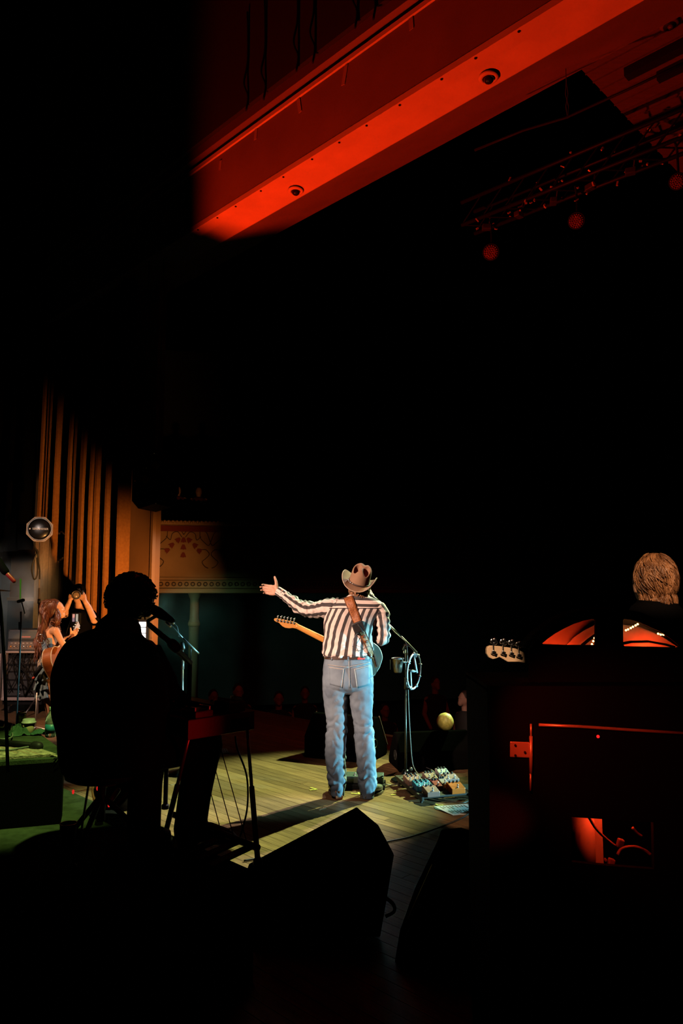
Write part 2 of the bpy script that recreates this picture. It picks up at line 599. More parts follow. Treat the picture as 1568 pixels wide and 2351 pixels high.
MB().lathe([(0.07, -.03), (0.085, -.012), (0.085, 0.0), (0.06, .0)], 24, Matrix.Translation(c)).build('trim_ring', mat('dark_trim', (0.1, 0.08, 0.08), 0.5), t, smooth=True)
MB().lathe([(0.055, -.02), (0.06, .02), (0.05, .03)], 24, Matrix.Translation(c + V((0, 0, -.012)))).build('reflector', M_BLACK, t, smooth=True)
MB().sphere((0, 0, 0), .028, 12, 8, Matrix.Translation(c + V((0.01, 0, -.03)))).build('bulb', mat('dark_glass', (0.08, 0.05, 0.05), .1), t, smooth=True)

# pipe and wire rope below the ceiling
o = MB().tube([G(1090, 345, 6.0), G(1200, 300, 6.0), G(1300, 270, 6.0), G(1460, 197, 6.0), G(1600, 130, 6.0)], 0.012, 8).build('ceiling_pipe', M_BLACK, smooth=True)
tag(o, 'thin dark pipe hung below the ceiling at the top right', 'pipe')
p = G(1303, 272, 6.0)
t = thing('wire_hanger', 'thin twisted wire hanging from the beam edge to the pipe', 'wire', p)
MB().tube([p, p + V((.012, 0, .12)), p + V((-.012, 0, .24)), p + V((0, 0, .36)), p + V((0, 0, .62))], 0.004, 5).build('wire', M_DSTEEL, t)
MB().tube([p, p + V((-.012, 0, .12)), p + V((.012, 0, .24)), p + V((0, 0, .36))], 0.004, 5).build('wire', M_DSTEEL, t)

# ------------------------------------------------------------------ curtain, pier, side wall
M_CURT = mat('velour_curtain', (0.42, 0.17, 0.045), 0.95, var=0.12, vscale=30, spec=0.05)
SCURT = s1 + 0.30


def curtain(name, x0, x1, s, z1, m, label, seed, band=(.03, .13), gap=(.015, .09), depth=0.19):
    """heavy cloth gathered in flat pleats with deep narrow valleys"""
    r = random.Random(seed)
    prof = []                                   # (x, depth) corner points of the pleats
    x = x0
    while x < x1:
        w = r.uniform(*band); g = r.uniform(*gap); d = depth * r.uniform(.55, 1.1)
        prof += [(x, 0), (x + .008, d * .9), (x + w * .5, d), (x + w, d * .92), (x + w + .008, 0.02)]
        x += w + g
    rows_ = 14
    b = MB()
    rings = []
    for j in range(rows_ + 1):
        z = z1 * j / rows_
        rings.append([st(px_ + .015 * noise.noise(V((px_ * 1.3, z * .6, seed))), s - d_ * (1 + .12 * noise.noise(V((px_, z * .5, seed + 5)))), z + .01) for px_, d_ in prof])
    b.loft(rings, cap=False, closed=False)
    o = b.build(name, m, smooth=False, solid=0.01)
    return tag(o, label, 'curtain')


def x_at(px, s):
    """stage x of the point where the level ray through pixel column px meets depth s"""
    d = ray(px, 1360)
    return PL(px, 1360, st(0, s), SY).dot(SX)


XC0, XC1 = x_at(104, SCURT), x_at(299, SCURT)
curtain('stage_curtain', XC0, XC1, SCURT, 7.5, M_CURT, 'tall rust brown pleated house curtain at the side of the stage', 11)
M_LEG = mat('grey_drape', (0.26, 0.215, 0.19), 0.95, var=0.2, vscale=3)
curtain('side_drape', x_at(60, SCURT + .5), x_at(101, SCURT + .5), SCURT + .5, 4.6, M_LEG, 'narrow grey drape hanging left of the brown curtain', 5, (.3, .4), (.01, .02), .05)
# pier of the proscenium arch
SP = SCURT + 0.30
XP = x_at(352, SP)
pier = struct(MB().box((XP - 2.65, SP + .06, 3.5), (5.2, .12, 7.0), STAGE).build('wall_proscenium', mat('pier_plaster', (0.40, 0.185, 0.065), 0.8, var=0.16, vscale=1.2)), 'plain brown pier of the proscenium arch')
MB().box((XP - .03, SP - .012, 3.5), (.06, .05, 7.0), STAGE).build('edge_moulding', mat('pier_moulding', (0.5, 0.25, 0.10), 0.6), pier)
zw = PL(330, 1385, st(0, SP), SY).z
MB().box((XP - 2.6, SP - .02, zw / 2), (5.2, .05, zw), STAGE).build('shade_panel', mat('shade_grey', (0.10, 0.105, 0.10), 0.8, var=.3, vscale=2), pier)  # grey slab added to stand in for the unlit lower pier
MB().box((XP - 2.6, SP - .03, zw + .03), (5.2, .08, .06), STAGE).build('shade_panel_rail', mat('pier_moulding', (0.5, 0.25, 0.10), 0.6), pier)  # top edge of the added slab, not a real moulding
# side and rear walls of the wing
struct(MB().box((-15.2, 1.5, 4), (.3, 9, 8.4), STAGE).build('wall_wing', mat('wing_wall', (0.22, 0.17, 0.14), 0.9, var=0.2, vscale=1)), 'dim wall at the end of the wing')
cb = PL(30, 1265, st(0, 4.6), SY)
o = MB().grid(lambda i, j: st(-15.0 + i * (x_at(66, 4.6) + 15.0), 4.6 - .05 * math.sin(i * 37), cb.z + j * 5.2), 80, 4).build('black_border', M_BLACKC, smooth=True, solid=.01)
tag(o, 'black masking cloth hanging above the wing at the far left', 'curtain')

# ------------------------------------------------------------------ balcony, column and wall under it
BY = 15.0
M_BALC = mat('balcony_plaster', (0.50, 0.26, 0.11), 0.8, var=0.12, vscale=2)
M_BALT = mat('balcony_trim', (0.46, 0.24, 0.10), 0.6)
M_ORN = mat('stencil_brown', (0.11, 0.055, 0.028), 0.9)
M_ORNR = mat('stencil_red', (0.24, 0.035, 0.02), 0.9)
bl, br = P(250, 1300, BY), P(1700, 1300, BY + 3.5)
dirb = (br - bl); dirb.z = 0; lenb = dirb.length; dirb.normalize()
norb = V((dirb.y, -dirb.x, 0))                        # towards the camera
MBAL = frame(V((bl.x, bl.y, 0)), dirb, z=V((0, 0, 1)))   # x along the front, -y towards the camera


def balz(py):
    return PL(450, py, V((bl.x, bl.y, 0)), norb).z


def balx(px):
    return (PL(px, 1300, V((bl.x, bl.y, 0)), norb) - V((bl.x, bl.y, 0))).dot(dirb)


def bal(name, z0, z1, y0, y1, m, parent=None, x0=0, x1=None, bevel=0):
    x1 = lenb if x1 is None else x1
    return MB().box(((x0 + x1) / 2, (y0 + y1) / 2, (z0 + z1) / 2), (x1 - x0, abs(y1 - y0), z1 - z0), MBAL).build(name, m, parent, bevel=bevel)


zt, zb = balz(1203), balz(1358)
balcony = struct(bal('wall_balcony', zb, zt, 0, 1.2, M_BALC), 'plaster balcony front with painted garlands')
bal('top_moulding', zt - .03, zt + .05, -.10, .1, M_BALT, balcony, bevel=.02)
bal('red_band', balz(1221), balz(1208), -.03, .1, M_ORNR, balcony)
bal('mid_moulding', balz(1332), balz(1326), -.09, .1, M_BALT, balcony, bevel=.01)
bal('lower_frieze', balz(1350), balz(1332), -.04, .1, M_BALC, balcony)
bal('base_moulding', balz(1362), balz(1351), -.14, .1, M_BALT, balcony, bevel=.02)
for k in range(60):                                   # bead and egg mouldings
    bx = balx(356) + k * .085
    MB().sphere((bx, -.11, zt + .03), (.033, .03, .035), 8, 6, MBAL).build('bead', M_BALT, balcony, smooth=True)
for k in range(40):
    bx = balx(356) + k * .13
    MB().ring((bx, 0, 0), .035, .012, MBAL @ Matrix.Translation((0, -.05, balz(1341))) @ Matrix.Rotation(math.pi / 2, 4, 'X'), 12, 5, sx=1.0).build('egg_ornament', M_ORN, balcony)


def garland(px0):
    """painted ribbon swag with bell flowers, thin relief on the balcony front"""
    sc_ = (balx(px0 + 60) - balx(px0)) / 60
    c = balx(px0)

    def bp(dx, py):
        return MBAL @ V((c + dx * sc_, -.012, balz(py)))
    curves = [[(0, 1228), (8, 1218), (22, 1214), (36, 1220), (38, 1234), (48, 1245), (58, 1252), (64, 1240), (72, 1222), (86, 1216)],
              [(4, 1234), (14, 1222), (26, 1226), (30, 1240), (40, 1232)],
              [(42, 1262), (52, 1262), (60, 1272), (52, 1282), (44, 1290), (50, 1300), (58, 1304)]]
    for sgn in (-1, 1):
        for cv in curves:
            pts = smooth_path([bp(sgn * x, y) for x, y in cv], 6)
            MB().tube(pts, 0.008, 5).build('ribbon', M_ORN, balcony)
        for (x, y, a) in [(12, 1240, 45), (26, 1252, 50), (36, 1264, 60)]:
            flower(bp(sgn * x, y), sgn * a)
    for y in (1240, 1256, 1274):
        flower(bp(0, y), 0)


def flower(p, a):
    poly = [(-.022, .05), (.022, .05), (.045, .0), (.06, -.055), (.03, -.045), (0, -.06), (-.03, -.045), (-.06, -.055), (-.045, 0)]
    Mx = Matrix.Translation(p) @ MBAL.to_3x3().to_4x4() @ Matrix.Rotation(math.pi / 2, 4, 'X') @ Matrix.Rotation(math.radians(a), 4, 'Z')
    MB().prism(poly, 0, .01, Mx).build('flower', M_ORNR, balcony)


for gx in (420, 545, 670):
    garland(gx)
# column and wall under the balcony
cx = balx(450)
Mc = MBAL @ Matrix.Translation((cx, .45, 0))
colm = struct(MB().lathe([(.11, -1.7), (.11, .95), (.12, 1.0), (.12, 1.06), (.10, 1.1), (.095, zb - .16), (.12, zb - .12), (.14, zb - .05), (.18, zb - .02), (.18, zb + .02)], 24, Mc).build('trim_2', mat('column_paint', (0.36, 0.2, 0.1), 0.5), smooth=True), 'slender column carrying the balcony')
MB().lathe([(.115, zb - .75), (.13, zb - .72), (.13, zb - .68), (.115, zb - .64)], 24, Mc).build('collar', M_BALT, colm, smooth=True)
struct(MB().box((8, 5.5, 1.0), (34, .3, 5.0), MBAL).build('wall_house', mat('house_wall', (0.10, 0.10, 0.095), 0.9, var=0.3, vscale=.5)), 'dark rear wall of the house under the balcony')
struct(MB().box((8, 14, 4.5), (50, .3, 14.0), MBAL).build('wall_rear', mat('rear_wall', (0.04, 0.03, 0.03), 0.9)), 'black rear wall of the upper house')

# ------------------------------------------------------------------ drifting stage haze
def haze(name, c, size, rot, dens, label, scale=1.6):
    o = MB().box((0, 0, 0), size).build(name, None or M_BLACK)
    o.data.materials.clear()
    m = bpy.data.materials.new(name + '_volume'); m.use_nodes = True
    nt = m.node_tree; nt.nodes.remove(nt.nodes['Principled BSDF'])
    vs_ = nt.nodes.new('ShaderNodeVolumeScatter')
    vs_.inputs['Anisotropy'].default_value = 0.2
    nz = nt.nodes.new('ShaderNodeTexNoise'); nz.inputs['Scale'].default_value = scale; nz.inputs['Detail'].default_value = 3
    tc = nt.nodes.new('ShaderNodeTexCoord')
    rp = nt.nodes.new('ShaderNodeMapRange')
    rp.inputs['From Min'].default_value = .40; rp.inputs['From Max'].default_value = .68
    rp.inputs['To Min'].default_value = 0.0; rp.inputs['To Max'].default_value = dens
    # thins out towards the sides of its volume
    gr = nt.nodes.new('ShaderNodeTexGradient'); gr.gradient_type = 'SPHERICAL'
    mp = nt.nodes.new('ShaderNodeMapping')
    mp.inputs['Scale'].default_value = (2 / size[0], 2 / size[1], 2 / size[2])
    ml = nt.nodes.new('ShaderNodeMath'); ml.operation = 'MULTIPLY'
    nt.links.new(tc.outputs['Object'], nz.inputs['Vector']); nt.links.new(nz.outputs['Fac'], rp.inputs['Value'])
    nt.links.new(tc.outputs['Object'], mp.inputs['Vector']); nt.links.new(mp.outputs['Vector'], gr.inputs['Vector'])
    nt.links.new(rp.outputs['Result'], ml.inputs[0]); nt.links.new(gr.outputs['Fac'], ml.inputs[1])
    nt.links.new(ml.outputs[0], vs_.inputs['Density'])
    nt.links.new(vs_.outputs[0], nt.nodes['Material Output'].inputs['Volume'])
    o.data.materials.append(m)
    o.location = c; o.rotation_euler = (0, 0, rot)
    tag(o, label, 'haze', kind='stuff')
    return o


haze('stage_haze', P(455, 1445, 14.2), (4.6, 2.6, 2.0), 0.0, 0.55, 'thin green haze drifting under the balcony beside the column')
haze('stage_haze', P(50, 1400, 11.0), (3.0, 1.6, 2.2), 0.0, 1.3, 'pale grey haze drifting behind the amplifier rack in the wing')
# ------------------------------------------------------------------ the singer
def SG(px, py, dy=0.0):
    return P(px, py, D0 + dy)


KS = D0 / F / 1.02            # metres for one pixel at the singer
singer = thing('person', 'singer in tan cowboy hat, striped shirt and blue jeans with one arm flung out', 'person', V((0.06, D0, 0)))
M_HAIR = mat('brown_hair', (0.28, 0.13, 0.06), 0.55, var=0.5, vscale=60, bump=0.6, bscale=90)
M_SHIRT = striped('striped_shirt', (0.74, 0.63, 0.57), (0.055, 0.045, 0.045), 0.060, 0.44)


def capsule(b, pts, rs, seg=12):
    b.tube(pts, rs, seg, round_=True)


def hand(b, wrist, fwd, up, side, size=1.0, curl=(.5, .5, .5, .5), spread=.0, thumb=None, fingers=True):
    """hand grown from a wrist: fwd = finger direction, up = thumb side, side = direction the palm faces"""
    k = size
    f, u, n = V(fwd).normalized(), V(up).normalized(), V(side).normalized()
    capsule(b, [wrist - f * .03 * k, wrist + f * .012 * k], [.027 * k, .027 * k])
    for q in (-.026, -.009, .009, .026):               # palm
        capsule(b, [wrist + u * q * .55 * k + f * .005 * k, wrist + f * .05 * k + u * q * .95 * k, wrist + f * (.088 - abs(q - .009) * .25) * k + u * q * 1.15 * k], [.017 * k, .0175 * k, .0145 * k], 10)
    capsule(b, [wrist + f * .02 * k + u * .015 * k + n * .006 * k, wrist + f * .052 * k + u * .034 * k + n * .008 * k], [.018 * k, .013 * k], 10)
    lens = ((.030, .040, .026, .022), (.010, .044, .029, .023), (-.011, .041, .027, .022), (-.030, .031, .021, .019))
    for i, (q, a, c, d) in enumerate(lens):
        base = wrist + f * (.088 - abs(q - .009) * .3) * k + u * q * 1.05 * k
        ang = curl[i]
        dirv = (f + u * spread * q * 8).normalized()
        pts = [base - dirv * .012 * k]
        p = base
        th = 0.25 * ang
        for L, add in ((a, .35), (c, 1.0), (d, .7)):
            dv = dirv * math.cos(th) + n * math.sin(th)
            p = p + dv * L * k
            pts.append(p)
            th += ang * add
        r0 = .0098 if i < 3 else .0085
        capsule(b, pts, [r0 * k * 1.05, r0 * k, r0 * k * .93, r0 * k * .8], 10)
    t0 = wrist + f * .022 * k + u * .022 * k + n * .006 * k
    tv = thumb or [(.35, .85, .25), (.25, .92, .15)]
    pts = [t0]
    p = t0
    for (a, c, d), L in zip(tv, (.052, .042)):
        p = p + (f * a + u * c + n * d).normalized() * L * k
        pts.append(p)
    capsule(b, pts, [.0155 * k, .0125 * k, .0095 * k], 10)


# --- skin: one continuous figure
b = MB()
head_c = SG(824, 1342, 0.02)
b.sphere(head_c, (.074, .093, .115), 24, 16)
b.sphere(head_c + V((0, .075, -.055)), (.048, .045, .05), 14, 10)       # jaw
b.sphere(head_c + V((0, .105, -.01)), (.014, .022, .022), 10, 8)        # nose
b.sphere(head_c + V((0, .09, .02)), (.045, .012, .014), 10, 8)          # brow
b.sphere(head_c + V((0, .098, -.05)), (.022, .008, .009), 10, 8)        # mouth
for sg in (-1, 1):
    b.sphere(head_c + V((sg * .077, .0, -.012)), (.010, .020, .031), 10, 8)   # ears
capsule(b, [SG(822, 1392, 0.0), SG(823, 1352, 0.015)], [.062, .056])
hip = SG(799, 1540, 0)
capsule(b, [SG(812, 1400, 0), SG(803, 1470, 0), hip], [.085, .085, .085])
SHL, ELL, WRL = SG(766, 1392, .02), SG(700, 1396, .12), SG(640, 1358, .20)
SHR, ELR, WRR = SG(872, 1396, .0), SG(881, 1466, -.02), SG(857, 1386, .12)
capsule(b, [SG(806, 1392, 0), SHL], [.06, .055])
capsule(b, [SHL, ELL, WRL], [.042, .034, .026])
capsule(b, [SG(830, 1392, 0), SHR], [.06, .055])
capsule(b, [SHR, ELR, WRR], [.042, .034, .026])
for (hx, kx, ax, ay) in ((776, 773, 775, 1822), (826, 834, 843, 1820)):
    capsule(b, [SG(hx, 1545, 0), SG(kx, 1668, .01), SG(ax, ay, 0)], [.06, .045, .035])
fl = (SG(606, 1351, .27) - SG(640, 1357, .20)).normalized()
hand(b, WRL, fl, V((.12, 0, 1)), V((-.2, -1, 0)), 1.08, curl=(.75, .7, .7, .8), spread=.1, thumb=[(.2, .95, .1), (.45, .85, .05)])
hand(b, WRR + V((-.005, 0, .01)), V((-.35, .35, .85)), V((-.6, -.2, .1)), V((-.2, .9, .3)), 1.0, curl=(1.1, 1.2, 1.2, 1.2))
body = b.build('body', M_SKIN, singer, voxel=0.0045, relax=3)

# --- shirt
def fold(p, amp, fx, fz, seed):
    return amp * noise.noise(V((p.x * fx + seed, p.y * fx, p.z * fz))) + amp * .5 * noise.noise(V((p.x * fx * 2.3, p.y * fx * 2, p.z * fz * 2.1 + seed)))


NR = 120
rows = [(1509, 749, 849, .112), (1506, 744, 854, .124), (1499, 741, 857, .130), (1488, 741, 857, .128), (1470, 742, 857, .125), (1450, 742, 859, .124), (1432, 743, 864, .124), (1416, 745, 871, .122), (1404, 748, 877, .118), (1396, 751, 880, .112)]
rings = []; scs = []
for i, (py, xl, xr, ry) in enumerate(lerp_rows(rows, 60)):
    c = SG((xl + xr) / 2, py)
    rg = oval(c, (xr - xl) / 2 * KS, ry, NR, 2.5)
    sc0 = arc_sc(rg)
    hh = (1514 - py) / 118.0
    new = []
    for k, p in enumerate(rg):
        d = (p - c); d.normalize()
        low = max(0.0, 1 - hh * 2.2)
        # slanting drag lines from the right shoulder blade to the left hip, blousing over the belt
        q = V((p.x * 7 + p.z * 5, p.y * 3, p.z * 7 - p.x * 6))
        a = 0.012 * noise.noise(q) + (.004 + .012 * low) * noise.noise(V((p.x * 22 + p.z * 14, p.y * 9, p.z * 20))) + .004 * noise.noise(V((p.x * 40, p.y * 20, p.z * 30)))
        if hh < .08:
            a += .010 * math.sin(sc0[k] * 70)
        spine = math.exp(-((p.x - c.x) / .03) ** 2) * (.010 if d.y < 0 else 0)
        new.append(p + d * (a - spine))
    rings.append(new)
    lean = (hh - .4) * 0.05
    scs += [q * (0.9 + .15 * hh) - lean + .018 for q in sc0]
sb = MB()
sb.loft(rings, cap=False, sc=scs)
shirt = sb.build('shirt_body', M_SHIRT, singer, smooth=True, sc=True)
seam_ring = rings[-1]
# yoke: from the seam up to the collar, stripes across
yb = MB(); yr = []; ysc = []
yrows = [(1396, 751, 880, .112), (1391, 754, 881, .105), (1385, 758, 879, .098), (1379, 768, 872, .088), (1374, 782, 861, .078), (1370, 794, 851, .070), (1366, 799, 846, .064)]
yl = lerp_rows(yrows, 26)
for i, (py, xl, xr, ry) in enumerate(yl):
    c = SG((xl + xr) / 2, py, .0)
    rg = oval(c, (xr - xl) / 2 * KS, ry, NR, 2.4)
    if i == 0:
        rg = [p.copy() for p in seam_ring]
    else:
        new = []
        for p in rg:
            d = (p - c).normalized()
            new.append(p + d * (.008 * noise.noise(V((p.x * 9, p.y * 4, p.z * 16))) + .003 * noise.noise(p * 40)) + V((0, 0, .012 * noise.noise(V((p.x * 8, 2, 1))))))
        rg = new
    yr.append(rg)
    ysc += [(py_ := (1398 - py) * KS * 1.15) + .006 * math.sin((p.x - c.x) * 9) + .034 for p in rg]
yb.loft(yr, cap=False, sc=ysc)
yoke = yb.build('shirt_yoke', M_SHIRT, shirt, smooth=True, sc=True)
M_SEAM = mat('dark_seam', (0.05, 0.04, 0.045), 0.9)
MB().tube([p + (p - SG(815, 1396)).normalized() * .002 for p in seam_ring] + [seam_ring[0]], .0035, 6).build('yoke_seam', M_SEAM, shirt)
# collar
cr = []
for j, (dz, sx_, sy_) in enumerate(((-.012, .060, .066), (.018, .062, .068), (.038, .060, .066), (.040, .066, .072), (.015, .078, .084), (-.008, .088, .094))):
    c = SG(822, 1372, .006)
    cr.append([V((c.x + sx_ * math.cos(a), c.y + sy_ * math.sin(a), c.z + dz + .008 * math.sin(a) + .004 * noise.noise(V((math.cos(a) * 3, math.sin(a) * 3, j))))) for a in [2 * math.pi * k / 48 for k in range(48)]])
cb_ = MB(); cb_.loft(cr, cap=False, sc=[.05 + .018 * (j % 3) for j in range(6) for _ in range(48)])
cb_.build('collar', M_SHIRT, shirt, smooth=True, sc=True)


def sleeve(pts, rs, wr, name, phase, seed, scale=1.0):
    path = smooth_path(pts, 14)
    n = len(path)
    R = [r[0] for r in lerp_rows([[q] for q in rs], n)]
    W = [r[0] for r in lerp_rows([[q] for q in wr], n)]
    x = None
    rings = []; scs = []
    m = 72
    for i, p in enumerate(path):
        t = (path[min(i + 1, n - 1)] - path[max(i - 1, 0)]).normalized()
        if x is None:
            x = V((0, 1, 0)).cross(t).normalized()
            x = t.cross(V((0, 1, 0))).normalized()
        x = (x - t * x.dot(t)).normalized()
        y = t.cross(x)
        rg = []
        f = i / (n - 1)
        for k in range(m):
            a = 2 * math.pi * k / m
            d = x * math.cos(a) + y * math.sin(a)
            w = W[i] * (math.sin(i * .95 + 2.2 * math.cos(a + seed) + 3 * noise.noise(V((f * 6, math.cos(a), seed)))) * .55 + noise.noise(V((f * 16, math.cos(a) * 1.6 + seed, math.sin(a) * 1.6))) * .9)
            w += .004 * noise.noise(V((f * 40, math.cos(a) * 4, math.sin(a) * 4 + seed)))
            rg.append(p + d * (R[i] + w))
            scs.append((k / m - .5) * 0.36 * scale + phase + .01 * noise.noise(V((f * 5, seed, 0))))
        rings.append(rg)
    sb = MB(); sb.loft(rings, cap=False, sc=scs)
    # close the seam where the stripe coordinate wraps: cut by doubling the last column
    return sb.build(name, M_SHIRT, shirt, smooth=True, sc=True)


sleeve([SG(778, 1396, .01), SG(757, 1396, .02), SG(728, 1400, .07), SG(697, 1397, .12), SG(668, 1378, .16), SG(645, 1362, .195)],
       [.088, .080, .070, .062, .047, .037], [.004, .008, .011, .013, .010, .003], 'sleeve', .02, 1.0)
sleeve([SG(862, 1397, .0), SG(874, 1408, -.01), SG(880, 1438, -.02), SG(878, 1466, .0), SG(871, 1452, .05), SG(862, 1410, .10), SG(858, 1390, .12)],
       [.070, .070, .058, .058, .052, .044, .036], [.003, .007, .010, .006, .008, .008, .003], 'sleeve', .035, 4.0)
# cuffs
for (p0, p1, r) in ((SG(651, 1365, .187), SG(637, 1356, .205), .040), (SG(858, 1392, .118), SG(857, 1384, .122), .036)):
    b = MB(); d = (p1 - p0)
    M0 = along(p0, d)
    rings = []
    for (q, rr_) in ((-.3, r * .96), (0, r), (1, r * .98), (1.0, r * .9), (.2, r * .88)):
        rings.append([M0 @ V((rr_ * math.cos(2 * math.pi * k / 32), rr_ * math.sin(2 * math.pi * k / 32), d.length * q)) for k in range(32)])
    b.loft(rings, cap=False, sc=[.03 + .36 * (k / 32) * .9 for _ in rings for k in range(32)])
    b.build('cuff', M_SHIRT, shirt, smooth=True, sc=True)

# --- jeans
M_JEANS = mat('faded_denim', (0.20, 0.255, 0.305), 0.85, color2=(0.125, 0.165, 0.21), vscale=7, bump=0.10, bscale=300, spec=0.2)
b = MB()


def cloth_rings(rows, n, m, wr, seed, p=2.3, dy=0.0):
    out = []
    for i, (py, xl, xr, ry, w, oy) in enumerate(lerp_rows(rows, n)):
        c = SG((xl + xr) / 2, py, oy + dy)
        rg = oval(c, (xr - xl) / 2 * KS, ry, m, p)
        new = []
        for q in rg:
            d = (q - c).normalized()
            z = q.z
            a = math.atan2(d.y, d.x)
            ca, sa = math.cos(a), math.sin(a)
            # slanting creases that start at a side and die out, no two alike
            f = 0.0
            for (kz, ks, ph) in ((34, 1.5, 0.0), (47, -1.9, 2.1)):
                t = z * kz + ks * ca + .8 * sa + seed * 1.7 + ph + 3.2 * noise.noise(V((ca * .9, sa * .9, z * 4.0 + seed + ph)))
                c1 = abs(math.sin(t)) ** .65          # rounded rolls with sharp valleys
                m1 = min(1.0, max(0.0, .45 + 1.2 * noise.noise(V((ca * 1.2 + seed * 2, sa * 1.2 + ph, z * 8)))))
                f += (c1 - .6) * m1 * 1.5
            g = noise.noise(V((ca * 1.5 + seed, sa * 1.5, z * 12)))
            new.append(q + d * (w * (f * .75 + g * .35) + .004 * noise.noise(V((q.x * 30, q.y * 30, z * 18 + seed)))))
        out.append(new)
    return out


b.loft(cloth_rings([(1505, 745, 853, .118, .002, 0), (1515, 744, 853, .120, .003, 0), (1532, 742, 855, .126, .003, -.005), (1550, 741, 856, .132, .003, -.012), (1566, 740, 857, .132, .004, -.015), (1580, 742, 856, .120, .006, -.01), (1592, 748, 850, .085, .004, 0)], 30, 72, 0, 3, 2.5))
legL = [(1556, 741, 802, .100, .003, -.02), (1580, 741, 803, .108, .004, -.012), (1600, 742, 800, .104, .007, 0), (1630, 746, 797, .092, .006, .008), (1655, 750, 797, .082, .012, .01), (1672, 751, 796, .078, .014, .008), (1690, 748, 794, .078, .013, 0), (1715, 747, 794, .080, .007, -.004), (1740, 747, 793, .078, .010, 0), (1762, 750, 793, .076, .013, 0), (1780, 753, 794, .074, .013, 0), (1795, 753, 795, .074, .014, 0), (1805, 757, 793, .070, .010, 0), (1818, 760, 791, .064, .005, 0), (1826, 761, 790, .064, .003, 0)]
legR = [(1556, 797, 857, .100, .003, -.02), (1580, 797, 857, .108, .004, -.012), (1600, 801, 857, .104, .007, 0), (1630, 806, 855, .092, .006, .008), (1655, 811, 855, .082, .012, .01), (1672, 814, 856, .078, .014, .008), (1690, 813, 858, .078, .013, 0), (1715, 816, 860, .080, .007, -.004), (1740, 818, 862, .078, .010, 0), (1762, 821, 862, .076, .013, 0), (1780, 822, 863, .074, .013, 0), (1798, 823, 864, .074, .012, 0), (1812, 826, 861, .070, .008, 0), (1824, 828, 859, .066, .004, 0), (1831, 829, 858, .066, .002, 0)]
b.loft(cloth_rings(legL, 130, 64, 0, 1.0))
b.loft(cloth_rings(legR, 130, 64, 0, 7.0))
jeans = b.build('jeans', M_JEANS, singer, voxel=0.0048, relax=4)


from mathutils.bvhtree import BVHTree
JB = BVHTree.FromPolygons([tuple(p) for p in b.v], b.f)


def near_y(tree, x, z, y0=D0 - .6):
    h = tree.ray_cast(V((x, y0, z)), V((0, 1, 0)))
    return h[0].y if h[0] is not None else None


def patch(name, poly, m, parent, off=.004, n=10, thick=.003, tree=None):
    """quad patch given by four pixel corners, laid on the cloth"""
    tree = tree or JB
    a, bb, c, d = [SG(x, y, -.12) for x, y in poly]

    def fn(i, j):
        p = (a * (1 - i) + bb * i) * (1 - j) + (d * (1 - i) + c * i) * j
        y = near_y(tree, p.x, p.z)
        return V((p.x, (y if y is not None else p.y + .05) - off, p.z))
    o = MB().grid(fn, n, n).build(name, m, parent, smooth=True)
    sd = o.modifiers.new('thickness', 'SOLIDIFY'); sd.thickness = thick; sd.offset = 0
    return o


M_STITCH = mat('denim_stitch', (0.38, 0.36, 0.33), 0.8)
patch('back_pocket', [(756, 1532), (789, 1536), (784, 1577), (757, 1571)], M_JEANS, jeans, .004)
patch('back_pocket', [(814, 1536), (849, 1529), (848, 1572), (820, 1578)], M_JEANS, jeans, .004)
for q in ([(755, 1531.5), (790, 1535.5), (790, 1537), (755, 1533)], [(788, 1536), (790, 1536), (785, 1578), (783, 1578)], [(813, 1535.5), (849.5, 1528.5), (849.5, 1530), (813, 1537)], [(813, 1536), (815, 1536), (821, 1578), (819, 1578)],
          [(800.5, 1512), (802, 1512), (803, 1578), (801.5, 1578)], [(752, 1526), (800, 1531), (800, 1532.2), (752, 1527.2)], [(803, 1530), (851, 1521), (851, 1522.2), (803, 1531.2)]):
    patch('stitching', q, M_STITCH, jeans, .0075, 10, .002)
for q in ([(797.5, 1505), (800.5, 1505), (800.5, 1517), (797.5, 1517)], [(760, 1505), (762.5, 1505), (762.5, 1516), (760, 1516)], [(838, 1505), (840.5, 1505), (840.5, 1516), (838, 1516)]):
    patch('belt_loop', q, M_JEANS, jeans, .010, 4, .003)
patch('waist_tag', [(821, 1510), (840, 1510), (840, 1514.5), (821, 1514.5)], mat('red_tag', (0.75, 0.06, 0.05), 0.7), jeans, .010, 4, .002)
# --- belt
br_ = []
for (py, o_) in ((1511.5, .000), (1511.5, .006), (1503.5, .006), (1503.5, .0)):
    c = SG(799, py)
    br_.append(oval(c, 54 * KS + o_, .121 + o_, 72, 2.5))
bl2 = MB(); bl2.loft(br_ + [br_[0]], cap=False)
belt = bl2.build('belt', mat('brown_belt', (0.055, 0.028, 0.018), 0.45, var=.3, vscale=60), singer, smooth=False)
MB().sphere(SG(746, 1508, -.03), (.012, .03, .018), 12, 8).build('belt_buckle', M_STEEL, belt, smooth=True)

# --- boots
M_BOOT = mat('brown_leather', (0.24, 0.075, 0.03), 0.4, var=.3, vscale=40)
M_BOOT2 = mat('snake_leather', (0.13, 0.12, 0.09), 0.35, var=.6, vscale=90)


